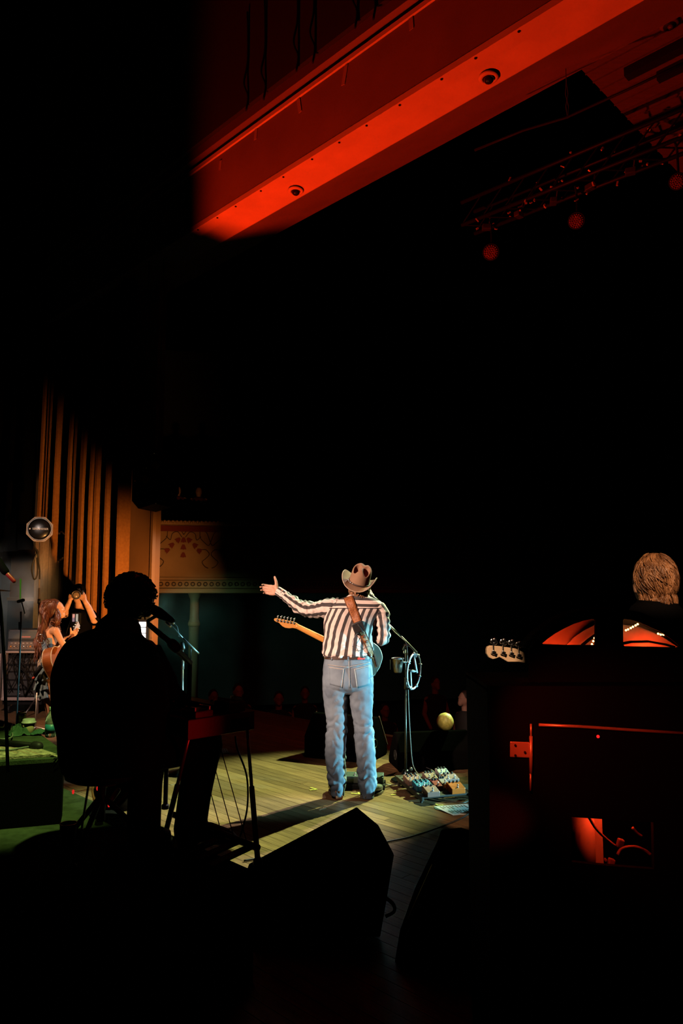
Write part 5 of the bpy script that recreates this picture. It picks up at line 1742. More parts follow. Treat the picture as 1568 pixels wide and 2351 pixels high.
pg = thing('person', 'photographer in black shirt raising a camera in front of the curtain', 'person', V((PH(185, 1500).x, PD, 0)))
b = MB()
hd = PH(181, 1366, .06)
b.sphere(hd, (.078, .095, .12), 18, 12)
b.sphere(hd + V((0, -.095, -.02)), (.014, .02, .02), 8, 6)
capsule(b, [PH(183, 1402, .08), PH(182, 1378, .06)], [.058, .055])
capsule(b, [PH(184, 1410, .1), PH(184, 1500, .1)], [.12, .12])
capsule(b, [PH(160, 1412, .08), PH(150, 1412, -.05), PH(151, 1400, -.12), PH(161, 1378, -.16)], [.06, .045, .038, .028])
capsule(b, [PH(205, 1410, .08), PH(217, 1425, -.03), PH(203, 1394, -.12), PH(194, 1378, -.16)], [.06, .048, .04, .028])
hand(b, PH(161, 1378, -.16), V((.25, .0, 1)), V((.9, -.2, .1)), V((.5, .6, 0)), 1.0, curl=(.9, .9, 1.0, 1.0))
hand(b, PH(194, 1379, -.16), V((-.35, .0, .9)), V((-.8, -.4, 0)), V((-.6, .5, 0)), 1.0, curl=(.8, .8, .9, .9))
capsule(b, [PH(176, 1500, .1), PH(174, 1600, .1), PH(174, 1650, .1)], [.1, .07, .06])
capsule(b, [PH(194, 1500, .1), PH(197, 1600, .1), PH(197, 1650, .1)], [.1, .07, .06])
b.build('body', M_SKIN, pg, voxel=.008, relax=3)
rg = []
for (py, xl, xr, ry) in lerp_rows([(1398, 174, 194, .09), (1404, 162, 207, .12), (1414, 156, 213, .14), (1440, 160, 210, .15), (1500, 162, 208, .15), (1540, 162, 208, .15)], 20):
    rg.append(oval(PH((xl + xr) / 2, py, .09), (xr - xl) / 2 * KP, ry, 40))
MB().loft(rg).build('shirt', M_BLACKC, pg, smooth=True)
MB().tube([PH(206, 1412, .07), PH(217, 1424, .0), PH(216, 1428, -.03)], [.085, .072, .066], 14).build('sleeve', M_BLACKC, pg, smooth=True)
MB().tube([PH(160, 1412, .08), PH(152, 1414, -.02)], [.085, .07], 14).build('sleeve', M_BLACKC, pg, smooth=True)
for lx in (174, 197):
    q = PH(lx, 1600, .1)
    MB().tube([PH(lx + (185 - lx) * .2, 1510, .1), q, V((q.x, q.y, .04))], [.115, .09, .075], 14).build('trouser_leg', M_BLACKC, pg, smooth=True)
MB().lathe([(.092, -.02), (.096, .02), (.088, .07), (.06, .105), (.02, .118), (.001, .12)], 24, Matrix.Translation(hd + V((0, .0, .035))) @ Matrix.Rotation(.12, 4, 'X')).build('cap', M_BLACKC, pg, smooth=True)
cmr = thing('camera', 'black camera with large round lens held up by the photographer', 'camera', PH(179, 1366, -.15))
MB().box((0, 0, 0), (.15, .075, .10), Matrix.Translation(PH(179, 1364, -.14))).build('camera_body', M_BLACK, cmr, bevel=.012)
MB().box((0, 0, .06), (.06, .06, .04), Matrix.Translation(PH(179, 1364, -.14))).build('prism_hump', M_BLACK, cmr, bevel=.012)
lm = Matrix.Translation(PH(179, 1366, -.18)) @ Matrix.Rotation(math.pi / 2, 4, 'X') @ Matrix.Rotation(math.radians(8), 4, 'Y')
MB().lathe([(.040, 0), (.046, .03), (.052, .10), (.058, .105), (.058, .125), (.050, .127), (.046, .115), (.001, .112)], 32, lm).build('lens', mat('lens_barrel', (0.06, 0.045, 0.035), .35), cmr, smooth=True)
MB().lathe([(.044, .114), (.030, .122), (.001, .126)], 32, lm).build('lens_glass', mat('lens_glass', (0.25, 0.18, 0.12), .05, spec=1.0), cmr, smooth=True)
MB().sphere((0.006, -.02, .126), (.010, .010, .004), 10, 6, lm).build('lens_glint', mat('glint_glass', (0.9, 0.85, 0.8), .1), cmr, smooth=True)
sc2 = thing('spare_camera', 'second camera with small lit screen hanging on the photographer chest', 'camera', PH(176, 1420, -.12))
MB().box((0, 0, 0), (.13, .06, .15), Matrix.Translation(PH(176, 1420, -.1))).build('camera_body', M_BLACK, sc2, bevel=.01)
for dx, c_ in ((-.03, (0.45, 0.33, 0.42)), (.015, (0.25, 0.38, 0.5))):
    MB().box((dx, -.032, .01), (.03, .004, .10), Matrix.Translation(PH(176, 1420, -.1))).build('screen', mat('screen%d' % int(c_[0] * 100), c_, .4, emit=c_, estr=.35), sc2)
MB().tube(smooth_path([PH(170, 1405, -.06), PH(160, 1430, -.13), PH(152, 1455, -.14)], 5), .004, 6).build('neck_strap', M_BLACK, sc2)

# ------------------------------------------------------------------ seated steel guitar player
MD = 3.55


def SM(px, py, dy=0.0):
    return P(px, py, MD + dy)


KM = MD / F
man = thing('person', 'dark silhouette of a curly haired man in black seated at the steel guitar', 'person', V((SM(260, 1760).x, MD, ZA)))
b = MB()
hd = SM(300, 1368, .02)
b.sphere(hd, (.092, .080, .118), 20, 14)
b.sphere(hd + V((.065, .03, -.06)), (.045, .045, .048), 12, 8)
b.sphere(hd + V((.092, .045, -.015)), (.020, .016, .02), 8, 6)
capsule(b, [SM(285, 1450), SM(292, 1405)], [.056, .052])
capsule(b, [SM(270, 1460), SM(250, 1600), SM(250, 1740)], [.12, .13, .13])
capsule(b, [SM(225, 1480, -.05), SM(240, 1590, -.14), SM(360, 1650, .10)], [.06, .05, .035])
capsule(b, [SM(335, 1495, .1), SM(390, 1600, .18), SM(450, 1645, .28)], [.06, .05, .032])
hand(b, SM(360, 1650, .10), V((.9, .4, -.1)), V((.2, -.3, .9)), V((0, .2, -1)), 1.0)
hand(b, SM(450, 1645, .28), V((.9, .4, -.1)), V((.2, -.3, .9)), V((0, .2, -1)), 1.0)
capsule(b, [SM(250, 1740, 0), SM(470, 1712, .12), SM(455, 1890, .10)], [.07, .055, .04])
capsule(b, [SM(240, 1745, -.02), SM(338, 1752, .10), SM(330, 1915, .06)], [.07, .055, .04])
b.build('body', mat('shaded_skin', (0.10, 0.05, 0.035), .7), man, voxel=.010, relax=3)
rg = []
for (py, xl, xr, ry) in lerp_rows([(1424, 272, 315, .06), (1436, 245, 317, .09), (1447, 205, 319, .12), (1458, 180, 324, .14), (1468, 162, 333, .15), (1490, 146, 352, .17), (1520, 134, 364, .185), (1560, 126, 376, .19), (1600, 125, 382, .2), (1640, 129, 384, .2), (1690, 140, 378, .2), (1730, 144, 366, .2), (1766, 152, 350, .19)], 50):
    c = SM((xl + xr) / 2, py)
    rg.append([p + (p - c).normalized() * (.008 * noise.noise(p * 9)) for p in oval(c, (xr - xl) / 2 * KM, ry, 60, 2.2)])
jk = MB().loft(rg).build('jacket', M_BLACKC, man, smooth=True)
MB().tube(smooth_path([SM(200, 1480, -.08), SM(195, 1545, -.15), SM(245, 1600, -.16), SM(352, 1648, .08)], 6), [.085] * 7 + [.075] * 6 + [.06] * 6, 16).build('sleeve', M_BLACKC, jk, smooth=True)
MB().tube(smooth_path([SM(335, 1500, .1), SM(390, 1600, .18), SM(440, 1640, .26)], 6), [.08] * 5 + [.07] * 4 + [.055] * 4, 16).build('sleeve', M_BLACKC, jk, smooth=True)
for pts, rs in (([SM(250, 1735, 0), SM(400, 1715, .08), SM(468, 1702, .12), SM(462, 1745, .13), SM(448, 1820, .11), SM(436, 1905, .08)], [.10, .095, .085, .085, .08, .078]), ([SM(240, 1745, -.02), SM(300, 1748, .05), SM(336, 1755, .10), SM(334, 1800, .10), SM(331, 1860, .08), SM(330, 1915, .06)], [.10, .092, .082, .080, .080, .078])):
    pth = smooth_path(pts, 6); n = len(pth)
    MB().tube(pth, [r_[0] for r_ in lerp_rows([[q] for q in rs], n)], 18, round_=True).build('trouser_leg', M_BLACKC, man, smooth=True)
for (x, y, d, tx, ty) in ((440, 1925, .08, 545, 1938), (332, 1938, .06, 392, 1935)):
    a0, a1 = G(x, y + 8, ZA), G(tx, ty + 6, ZA)
    MB().tube([a0 + V((0, 0, .055)), a0.lerp(a1, .4) + V((0, 0, .05)), a0.lerp(a1, .8) + V((0, 0, .035)), a1 + V((-.02, 0, .03))], [.05, .05, .042, .028], 14, round_=True).build('shoe', M_BLACK, man, smooth=True)
b = MB()
hc = SM(301, 1368, .0)
b.sphere(hc + V((0, 0, 0)), (.108, .108, .112), 24, 16)
r = random.Random(9)
for i in range(420):
    z = r.uniform(-.75, 1); a = r.uniform(0, 2 * math.pi); q = math.sqrt(max(0, 1 - z * z))
    e = V((math.cos(a) * q, math.sin(a) * q, z))
    if e.x > .45 and e.z < .1 and e.y > -.1: continue
    p = hc + V((e.x * .108, e.y * .106, e.z * .110))
    t1 = e.orthogonal().normalized(); t2 = e.cross(t1); ph = r.uniform(0, 6); s_ = r.uniform(.007, .012)
    b.tube([p + e * (.003 * k) + t1 * s_ * math.cos(k * 1.1 + ph) + t2 * s_ * math.sin(k * 1.1 + ph) + V((0, 0, -.002 * k)) for k in range(7)], .0042, 4)
o = b.build('hair', mat('black_hair', (0.02, 0.010, 0.007), .5), man, smooth=True); o['kind'] = 'stuff'
# stool
sp = G(232, 1952, ZA)
stl = thing('stool', 'black round padded stool with tripod legs under the seated man', 'stool', sp)
sz = SM(220, 1768).z
MB().lathe([(.02, -.05), (.14, -.05), (.17, -.035), (.175, -.01), (.16, .012), (.001, .016)], 32, Matrix.Translation((sp.x, sp.y - .02, sz))).build('seat', M_BLACK, stl, smooth=True)
MB().tube([V((sp.x, sp.y - .02, sz - .05)), V((sp.x, sp.y - .02, ZA + .14))], .020, 12).build('post', M_BLACK, stl, smooth=True)
for a in (-100, 20, 150):
    e = V((math.cos(math.radians(a)), math.sin(math.radians(a)), 0)); q = V((sp.x, sp.y - .02, ZA))
    lg = MB().tube([q + V((0, 0, .26)), q + e * .24 + V((0, 0, .014))], .013, 10).build('leg', M_BLACK, stl, smooth=True)
    MB().sphere(q + e * .24 + V((0, 0, .016)), .02, 10, 8).build('rubber_foot', M_RUBBER, lg, smooth=True)
MB().tube([SM(206, 1785, -.1), SM(184, 1925, -.02)], .0055, 6).build('brace_rod', mat('dull_brass', (0.2, 0.18, 0.08), .4, .6), stl)
# pedal steel guitar
zs = SM(505, 1687).z
nc = SM(508, 1687, .02)
pst = thing('pedal_steel_guitar', 'dark red pedal steel guitar on thin legs in front of the seated man', 'steel guitar', V((nc.x, nc.y, ZA)))
M_RED = mat('red_lacquer', (0.14, 0.02, 0.015), .35)
Ms = Matrix.Translation((nc.x, nc.y, zs)) @ STAGE
MB().box((-.40, 0, .043), (.80, .38, .086), Ms).build('body', M_RED, pst, bevel=.006)
MB().box((.004, 0, .043), (.012, .385, .09), Ms).build('end_plate', mat('end_plate', (0.20, 0.03, 0.02), .35, .3), pst, bevel=.004)
MB().box((.012, .10, .04), (.006, .11, .045), Ms).build('end_slot', M_BLACK, pst)
for y, h in ((.09, .05), (-.10, .03)):
    nk = MB().box((-.36, y, .086 + h / 2 * .6), (.66, .085, h * .6), Ms).build('neck', mat('dark_fret', (0.03, 0.02, 0.02), .3), pst, bevel=.003)
    MB().box((-.06, y, .086 + h * .6), (.13, .10, h), Ms).build('keyhead', M_RED, nk, bevel=.006)
    for k in range(5):
        for sg in (-1, 1):
            MB().lathe([(.007, 0), (.007, .016)], 8, Ms @ Matrix.Translation((-.015 - k * .02, y + sg * .04, .088 + h * 1.08))).build('tuner', M_STEEL, nk)
M_LEGR = mat('leg_metal', (0.30, 0.10, 0.09), .3, .8)
l1 = G(592, 1984, ZA); top1 = Ms @ V((-.02, .17, 0))
l2 = G(378, 1925, ZA); top2 = Ms @ V((-.02, -.17, 0))
for a, c in ((top1, l1), (top2, l2), (Ms @ V((-.75, .17, 0)), V(((Ms @ V((-.80, .2, 0))).x, (Ms @ V((-.80, .2, 0))).y, ZA))), (Ms @ V((-.75, -.17, 0)), V(((Ms @ V((-.80, -.2, 0))).x, (Ms @ V((-.80, -.2, 0))).y, ZA)))):
    lg = MB().tube([a, a.lerp(c, .5)], .0085, 12).build('leg', M_LEGR, pst, smooth=True)
    MB().tube([a.lerp(c, .45), c + V((0, 0, .008))], .013, 12).build('leg_sleeve', M_BLACK, lg, smooth=True)
    MB().lathe([(.022, .0), (.022, .02), (.012, .03)], 12, Matrix.Translation(V((c.x, c.y, ZA)))).build('rubber_foot', M_RUBBER, lg)
bar0 = V((l1.x, l1.y, ZA + .07)); bar1 = bar0 - SX * .7
MB().tube([bar0, bar1], .016, 8).build('pedal_bar', M_BLACK, pst)
for k in range(4):
    q = bar0 - SX * (.08 + k * .1)
    MB().box((0, -.10, -.02), (.05, .22, .012), Matrix.Translation(q) @ STAGE @ Matrix.Rotation(.12, 4, 'X')).build('pedal', M_BLACK, pst, bevel=.003)
    MB().tube([q, Ms @ V((-.12 - k * .1, .05, 0))], .0025, 5).build('pull_rod', M_DSTEEL, pst)
MB().tube(smooth_path([G(545, 1935, ZA + .02), SM(556, 1905, .05), SM(568, 1850, .08), SM(566, 1780, .08), SM(545, 1720, .06), SM(540, 1690, .05)], 6), .005, 6).build('lead', M_CABLE, pst, smooth=True)
# his microphone on a black boom
bs = thing('boom_stand', 'black boom microphone stand in front of the seated man face', 'microphone stand', V((SM(436, 1900, .35).x, MD + .35, 0)))
MB().tube([SM(342, 1434, .05), SM(385, 1470, .15), SM(436, 1522, .35)], [.0125, .014, .016], 10).build('boom', M_BLACK, bs, smooth=True)
MB().tube([SM(395, 1478, .18), SM(405, 1488, .2)], .026, 10, round_=True).build('counter_clamp', M_BLACK, bs, smooth=True)
MB().tube([SM(436, 1520, .35), V((SM(436, 1520, .35).x, MD + .35, ZA if (SM(436, 1520, .35)).dot(SY) < sA else .012))], .012, 10).build('pole', M_BLACK, bs, smooth=True)
MB().tube([SM(352, 1399, .0), SM(366, 1408, .02), SM(394, 1424, .05)], [.024, .026, .014], 12, round_=True).build('microphone', M_BLACK, bs, smooth=True)
MB().tube([SM(342, 1434, .05), SM(340, 1425, .04), SM(362, 1412, .03)], .009, 8).build('clip', M_BLACK, bs, smooth=True)
qf = V((SM(436, 1520, .35).x, MD + .35, 0))
# silver boom stand mid stage
vd = 7.0


def VS(px, py, dy=0.0):
    return P(px, py, vd + dy)


vs = thing('boom_stand', 'slim chrome boom microphone stand beyond the seated man', 'microphone stand', V((VS(419, 1700).x, vd, 0)))
M_BRIGHT = mat('bright_boom', (0.62, 0.72, 0.74), .35, .6)
MB().tube([VS(388, 1430), VS(424, 1469)], .0055, 8).build('boom', M_BRIGHT, vs, smooth=True)
MB().tube([VS(420, 1465), VS(457, 1501)], .0085, 8).build('boom', M_BRIGHT, vs, smooth=True)
MB().tube([VS(383, 1429), VS(391, 1437)], .016, 10, round_=True).build('clip', M_STEEL, vs, smooth=True)
MB().tube([VS(374, 1412), VS(397, 1430)], [.022, .014], 12, round_=True).build('microphone', M_DSTEEL, vs, smooth=True)
MB().tube([VS(394, 1427), VS(401, 1432)], .012, 10).build('plug', M_STEEL, vs, smooth=True)
MB().tube(smooth_path([VS(400, 1432), VS(407, 1440), VS(410, 1455), VS(411, 1462)], 5), .004, 6).build('lead', mat('pale_cable', (.5, .5, .48), .5), vs, smooth=True)
MB().tube([VS(419, 1478), VS(421, 1488)], .020, 10, round_=True).build('swivel', M_DSTEEL, vs, smooth=True)
MB().tube([VS(420, 1488), VS(419, 1530)], .007, 8).build('upper_pole', M_PALE, vs, smooth=True)
MB().tube([VS(419.5, 1517), VS(419.5, 1536)], .014, 10).build('clutch', M_PALE, vs, smooth=True)
MB().tube([VS(419, 1530), VS(419, 1590), V((VS(419, 1700).x, vd, .04))], .010, 8).build('lower_pole', M_PALE, vs, smooth=True)
MB().tube(smooth_path([VS(439, 1484), VS(438, 1520), VS(436, 1560), VS(431, 1592), VS(430, 1640)], 5), .005, 6).build('lead', M_CABLE, vs, smooth=True)
MB().lathe([(.14, .0), (.14, .015), (.03, .04), (.015, .06)], 28, Matrix.Translation((VS(419, 1700).x, vd, 0))).build('base', M_BLACK, vs, smooth=True)
# floor lamp and bucket under the stool
fl_ = G(245, 1905, ZA)
t = thing('floor_lamp', 'round black floor lamp with a rust coloured rim and red glints behind the stool', 'stage lamp', fl_)
Mf = Matrix.Translation(V((fl_.x, fl_.y + .25, ZA + .16))) @ Matrix.Rotation(math.radians(-30), 4, 'Z') @ Matrix.Rotation(math.radians(60), 4, 'X')
MB().lathe([(.09, -.10), (.13, -.05), (.14, .04), (.15, .05), (.15, .07), (.13, .07), (.12, .0)], 28, Mf).build('housing', M_BLACK, t, smooth=True)
MB().ring((0, 0, .072), .14, .008, Mf, 32, 6).build('front_rim', mat('rust_rim', (0.30, 0.10, 0.05), .4), t, smooth=True)
for sg in (-1, 1):
    MB().tube([Mf @ V((sg * .16, 0, 0)), V((fl_.x + sg * .14, fl_.y + .25, ZA + .01))], .012, 8).build('yoke', M_BLACK, t)
for (x, y) in ((168, 1818), (224, 1810), (250, 1790), (250, 1848)):
    MB().sphere(SM(x, y, .2), (.006, .006, .012), 8, 6).build('red_glint', mat('red_glint', (.6, .02, .02), .4, emit=(1, .02, .02), estr=.7), t, smooth=True)  # glowing beads stand in for red glints on the housing
MB().tube([SM(271, 1815, .25), SM(252, 1842, .25)], .013, 10, round_=True).build('green_tube', mat('green_tube', (0.08, 0.12, 0.05), .5), t, smooth=True)
o = MB().tube([SM(258, 1784, 1.4), SM(276, 1806, 1.4)], .010, 8, round_=True).build('light_tube', mat('tube_glow', (0.7, 0.95, 0.95), .4, emit=(.55, .9, .85), estr=1.5), smooth=True)
tag(o, 'short glowing white tube light behind the stool', 'tube light')
bc = G(155, 1948, ZA)
t = thing('bucket', 'small black bucket with a dull rim on the carpet beside the stool', 'bucket', bc)
MB().lathe([(.030, 0), (.034, .002), (.040, .115), (.036, .115), (.030, .006)], 24, Matrix.Translation(bc)).build('bucket', M_BLACK, t, smooth=True)
MB().ring((0, 0, .115), .039, .003, Matrix.Translation(bc), 28, 6).build('rim', M_DSTEEL, t, smooth=True)
# bright lamp behind the man's neck
wl_ = P(326, 1447, 9.0)
t = thing('blinder_lamp', 'bright white lamp of three stacked cells beyond the man neck', 'stage lamp', V((wl_.x, wl_.y, 0)))
MB().box((0, .05, 0), (.11, .08, .25), Matrix.Translation(wl_)).build('housing', M_BLACK, t, bevel=.005)
MB().tube([wl_ + V((0, .06, -.1)), V((wl_.x, wl_.y + .06, .02))], .014, 8).build('pole', M_BLACK, t)
MB().lathe([(.16, 0), (.16, .02), (.03, .03)], 20, Matrix.Translation((wl_.x, wl_.y + .06, 0))).build('base', M_BLACK, t)
for k in range(3):
    MB().box((0, 0, -.07 + k * .07), (.09, .02, .060), Matrix.Translation(wl_)).build('cell', mat('lamp_cell', (1, 1, 1), .4, emit=(1, .97, 1.0), estr=5), t, bevel=.005)
# ------------------------------------------------------------------ bass player at the right
BD = 3.45


def BP(px, py, dy=0.0):
    return P(px, py, BD + dy)


KB = BD / F
bas = thing('person', 'bass player with swept brown hair seen from behind in black clothes', 'person', V((BP(1505, 1500).x, BD, 0)))
b = MB()
hd = BP(1503, 1334, .02)
b.sphere(hd, (.088, .098, .118), 22, 14)
b.sphere(hd + V((-.02, .08, -.055)), (.045, .045, .05), 12, 8)
b.sphere(hd + V((-.02, .11, -.01)), (.014, .02, .02), 8, 6)
for sg in (-1, 1):
    b.sphere(hd + V((sg * .092, .0, -.028)), (.012, .022, .034), 10, 8)
capsule(b, [BP(1510, 1440), BP(1506, 1375)], [.068, .064])
capsule(b, [BP(1512, 1450), BP(1515, 1600), BP(1515, 1750)], [.12, .12, .12])
SHb = BP(1420, 1450, .0)
capsule(b, [BP(1500, 1440), SHb, BP(1370, 1560, .05), BP(1300, 1545, .30)], [.07, .06, .048, .032])
capsule(b, [BP(1520, 1440), BP(1605, 1450), BP(1630, 1580, .05), BP(1540, 1640, .28)], [.07, .06, .048, .032])
hand(b, BP(1300, 1545, .30), V((-.6, .2, .6)), V((.3, -.2, .8)), V((-.2, .9, 0)), 1.0, curl=(.8, .8, .8, .8))
hand(b, BP(1540, 1640, .28), V((-.8, .2, -.2)), V((.1, -.2, .9)), V((0, .9, 0)), 1.0)
for x in (1478, 1552):
    capsule(b, [BP(x, 1750), BP(x, 1950, .02), V((BP(x, 1950).x, BD, .09))], [.10, .07, .05])
b.build('body', mat('warm_skin2', (0.60, 0.34, 0.22), .55, var=.1, vscale=20), bas, voxel=.008, relax=3)
rg = []
for (py, xl, xr, ry) in lerp_rows([(1382, 1466, 1552, .082), (1392, 1460, 1560, .09), (1412, 1430, 1590, .11), (1432, 1402, 1618, .13), (1470, 1392, 1632, .14), (1560, 1408, 1622, .14), (1700, 1416, 1614, .14), (1780, 1416, 1614, .14)], 40):
    c = BP((xl + xr) / 2, py)
    rg.append([p + V((0, 0, -.10 * (p.x - c.x) if py < 1400 else 0)) for p in oval(c, (xr - xl) / 2 * KB, ry, 48)])
MB().loft(rg).build('shirt', M_BLACKC, bas, smooth=True)
MB().tube(smooth_path([SHb, BP(1368, 1560, .05), BP(1305, 1548, .28)], 6), [.085] * 6 + [.07] * 4 + [.05] * 3, 16).build('sleeve', M_BLACKC, bas, smooth=True)
MB().tube(smooth_path([BP(1600, 1450), BP(1630, 1580, .05), BP(1548, 1636, .26)], 6), [.085] * 6 + [.07] * 4 + [.05] * 3, 16).build('sleeve', M_BLACKC, bas, smooth=True)
for x in (1478, 1552):
    MB().tube([BP(x, 1740), BP(x, 1950, .02), V((BP(x, 1950).x, BD, .05))], [.12, .095, .085], 16).build('trouser_leg', M_BLACKC, bas, smooth=True)
    MB().tube([V((BP(x, 1950).x, BD - .03, .045)), V((BP(x, 1950).x, BD + .2, .035))], [.05, .035], 12, round_=True).build('shoe', M_BLACK, bas, smooth=True)
# hair
M_BHAIR = mat('swept_hair', (0.40, 0.19, 0.085), .36, color2=(0.075, 0.028, 0.012), vscale=26, stretch=(1, 1, .35), bump=.5, bscale=110)
b = MB()
hc = hd + V((0, -.010, .012))
b.sphere(hc, (.094, .102, .122), 26, 18)
r = random.Random(21)
for i in range(520):
    z = r.uniform(-.80, .97); a = r.uniform(math.pi * .92, math.pi * 2.08); q = math.sqrt(1 - z * z)
    e = V((math.cos(a) * q, math.sin(a) * q, z))
    pts = []
    th_ = math.acos(z)
    sw = r.uniform(-.25, .55); L = r.uniform(.35, .65); lift = r.uniform(.0, .010)
    for k in range(7):
        f = k / 6
        th2 = min(2.5, th_ + L * f); a2 = a + sw * f * f * 1.0
        q2 = math.sin(th2)
        pts.append(hc + V((math.cos(a2) * q2 * (.096 + lift * f), math.sin(a2) * q2 * (.104 + lift * f), math.cos(th2) * (.124 + lift * f))))
    w_ = r.uniform(.0028, .0055)
    b.tube(pts, [w_ * .6, w_, w_, w_, w_ * .8, w_ * .5, w_ * .15], 5)
for i in range(120):
    a = r.uniform(math.pi * 1.02, math.pi * 1.98)
    e = V((math.cos(a), math.sin(a), 0))
    p = hc + V((e.x * .082, e.y * .088, r.uniform(-.115, -.07)))
    b.tube([p, p + V((.004, 0, -.02)) + e * .004, p + V((.010, 0, -.045))], [.005, .0045, .001], 5)
o = b.build('hair', M_BHAIR, bas, smooth=True); o['kind'] = 'stuff'
# bass guitar
hx = BP(1118, 1494, .06)
bg = thing('bass_guitar', 'bass guitar with pale headstock and chrome tuners pointing left', 'bass guitar', BP(1480, 1650, .25))
bt, bh = BP(1560, 1668, .30), BP(1116, 1494, .02)
gx2 = (bh - bt).normalized(); gn2 = V((0, 1, 0)); gn2 = (gn2 - gx2 * gn2.dot(gx2)).normalized(); gy2 = gn2.cross(gx2)
if gy2.z < 0: gy2 = -gy2
Lb = (bh - bt).length
MBs = Matrix((gx2, gy2, gn2)).transposed().to_4x4(); MBs.translation = bt
kpx = (BD + .05) / F


def loc2(px, py):
    """a pixel laid into the plane of the bass"""
    p = PL(px, py, bt, gn2)
    q = MBs.inverted() @ p
    return (q.x, q.y)


M_PHEAD = mat('pale_maple', (0.72, 0.50, 0.30), .4)
hso = [loc2(x, y) for x, y in ((1116, 1491), (1118, 1485), (1125, 1482), (1133, 1482), (1150, 1484), (1170, 1487), (1184, 1489), (1200, 1497), (1222, 1508), (1216, 1524), (1190, 1519), (1164, 1519), (1154, 1513), (1145, 1508), (1138, 1511), (1130, 1513), (1121, 1509), (1116, 1501))]
MB().prism(hso, -.008, .010, MBs).build('headstock', M_PHEAD, bg, bevel=.003)
for k, (x, y) in enumerate(((1130, 1497), (1152, 1498), (1171, 1500), (1188, 1504))):
    q = loc2(x, y)
    tn = MB().box((q[0], q[1], -.014), (.022, .018, .014), MBs).build('tuner', M_STEEL, bg, bevel=.003)
    q2 = loc2(x + 0, y - 22)
    MB().tube([MBs @ V((q[0], q[1], -.016)), MBs @ V((q2[0], q2[1], -.012))], .0042, 8).build('tuner_post', M_STEEL, tn)
    bt_ = MB()
    for dx in (-.010, .010):
        bt_.sphere((q2[0] + dx, q2[1] + .006, -.012), (.011, .013, .005), 10, 6, MBs)
    bt_.sphere((q2[0], q2[1] + .014, -.012), (.010, .012, .005), 10, 6, MBs)
    bt_.build('tuner_button', M_STEEL, tn, smooth=True, voxel=.0022)
    MB().lathe([(.006, 0), (.006, .006)], 10, MBs @ Matrix.Translation((q[0] - .016, q[1] - .004, -.018))).build('tuner_gear', M_STEEL, tn)
q0, q1 = loc2(1210, 1515), loc2(1420, 1600)
MB().tube([MBs @ V((*q0, 0.004)), MBs @ V((*q1, .004))], [.021, .030], 14, flat=.6).build('neck', mat('dark_neck', (0.05, 0.025, 0.015), .4), bg, smooth=True)
prof = smooth_path([V((x, y, 0)) for x, y in ((.0, 0), (.03, .10), (.10, .16), (.19, .14), (.26, .12), (.34, .15), (.42, .16), (.36, .10), (.36, .03), (.36, -.03), (.33, -.08), (.38, -.14), (.30, -.14), (.22, -.12), (.14, -.155), (.06, -.14), (.0, 0))], 4)[:-1]
MB().prism([(p.x - .1, p.y) for p in prof], -.02, .02, MBs).build('bass_body', M_BLACK, bg, bevel=.004)

# ------------------------------------------------------------------ tall black cabinet at the right with an arched case on it
CD = 2.55


def CP(px, py, dy=0.0):
    return P(px, py, CD + dy)


kc = CD / F


def plate(outer, holes, y0, y1, name, m, parent):
    """plate in the plane facing the camera: outlines in pixels, real thickness in metres"""
    bm = bmesh.new()

    def loop(pts):
        vs = [bm.verts.new(CP(x, y, y0)) for x, y in pts]
        return [bm.edges.new((vs[i], vs[(i + 1) % len(vs)])) for i in range(len(vs))]
    eds = loop(outer)
    for h in holes:
        eds += loop(h)
    bmesh.ops.triangle_fill(bm, use_beauty=True, use_dissolve=False, edges=eds)
    geom = bmesh.ops.extrude_face_region(bm, geom=list(bm.faces))
    for v in [g for g in geom['geom'] if isinstance(g, bmesh.types.BMVert)]:
        v.co = CAM + (v.co - CAM) if False else v.co + V((0, y1 - y0, 0))
    bmesh.ops.recalc_face_normals(bm, faces=bm.faces)
    me = bpy.data.meshes.new(name); bm.to_mesh(me); bm.free()
    me.materials.append(m)
    o = bpy.data.objects.new(name, me); COL.objects.link(o)
    attach(o, parent)
    return o


M_CAB = mat('cabinet_black', (0.0022, 0.002, 0.002), .9, spec=.03)
xl, xr = CP(1124, 1700).x, CP(1720, 1700).x
ztop = CP(1300, 1575).z
cabn = thing('black_cabinet', 'tall black road cabinet with red lit opening filling the lower right corner', 'cabinet', V(((xl + xr) / 2, CD, 0)))
open_ = [(1312, 1876), (1374, 1880), (1500, 1888), (1502, 1996), (1375, 1986), (1312, 1979)]
zb0 = 0.0
outer = []
zfl = CP(1124, 1536)
# front plate with the opening
pb_ = [(1124, 1536), (1720, 1536)]


def py_of(z, dist):
    lo, hi = 1300, 4200
    for _ in range(50):
        m_ = (lo + hi) / 2
        if P(784, m_, dist).z > z: lo = m_
        else: hi = m_
    return lo


yb_ = py_of(0.01, CD)
plate([(1124, 1575), (1720, 1575), (1720, yb_), (1124, yb_)], [open_], 0, .02, 'front_panel', M_CAB, cabn)
MB().box(((xl + xr) / 2, CD + .235, ztop - .01), (xr - xl, .43, .02)).build('top_panel', M_CAB, cabn)
for xx in (xl + .01, xr - .01):
    MB().box((xx, CD + .235, ztop / 2), (.02, .43, ztop - .02)).build('side_panel', M_CAB, cabn)
MB().box(((xl + xr) / 2, CD + .44, ztop / 2), (xr - xl - .04, .02, ztop - .02)).build('rear_panel', M_CAB, cabn)
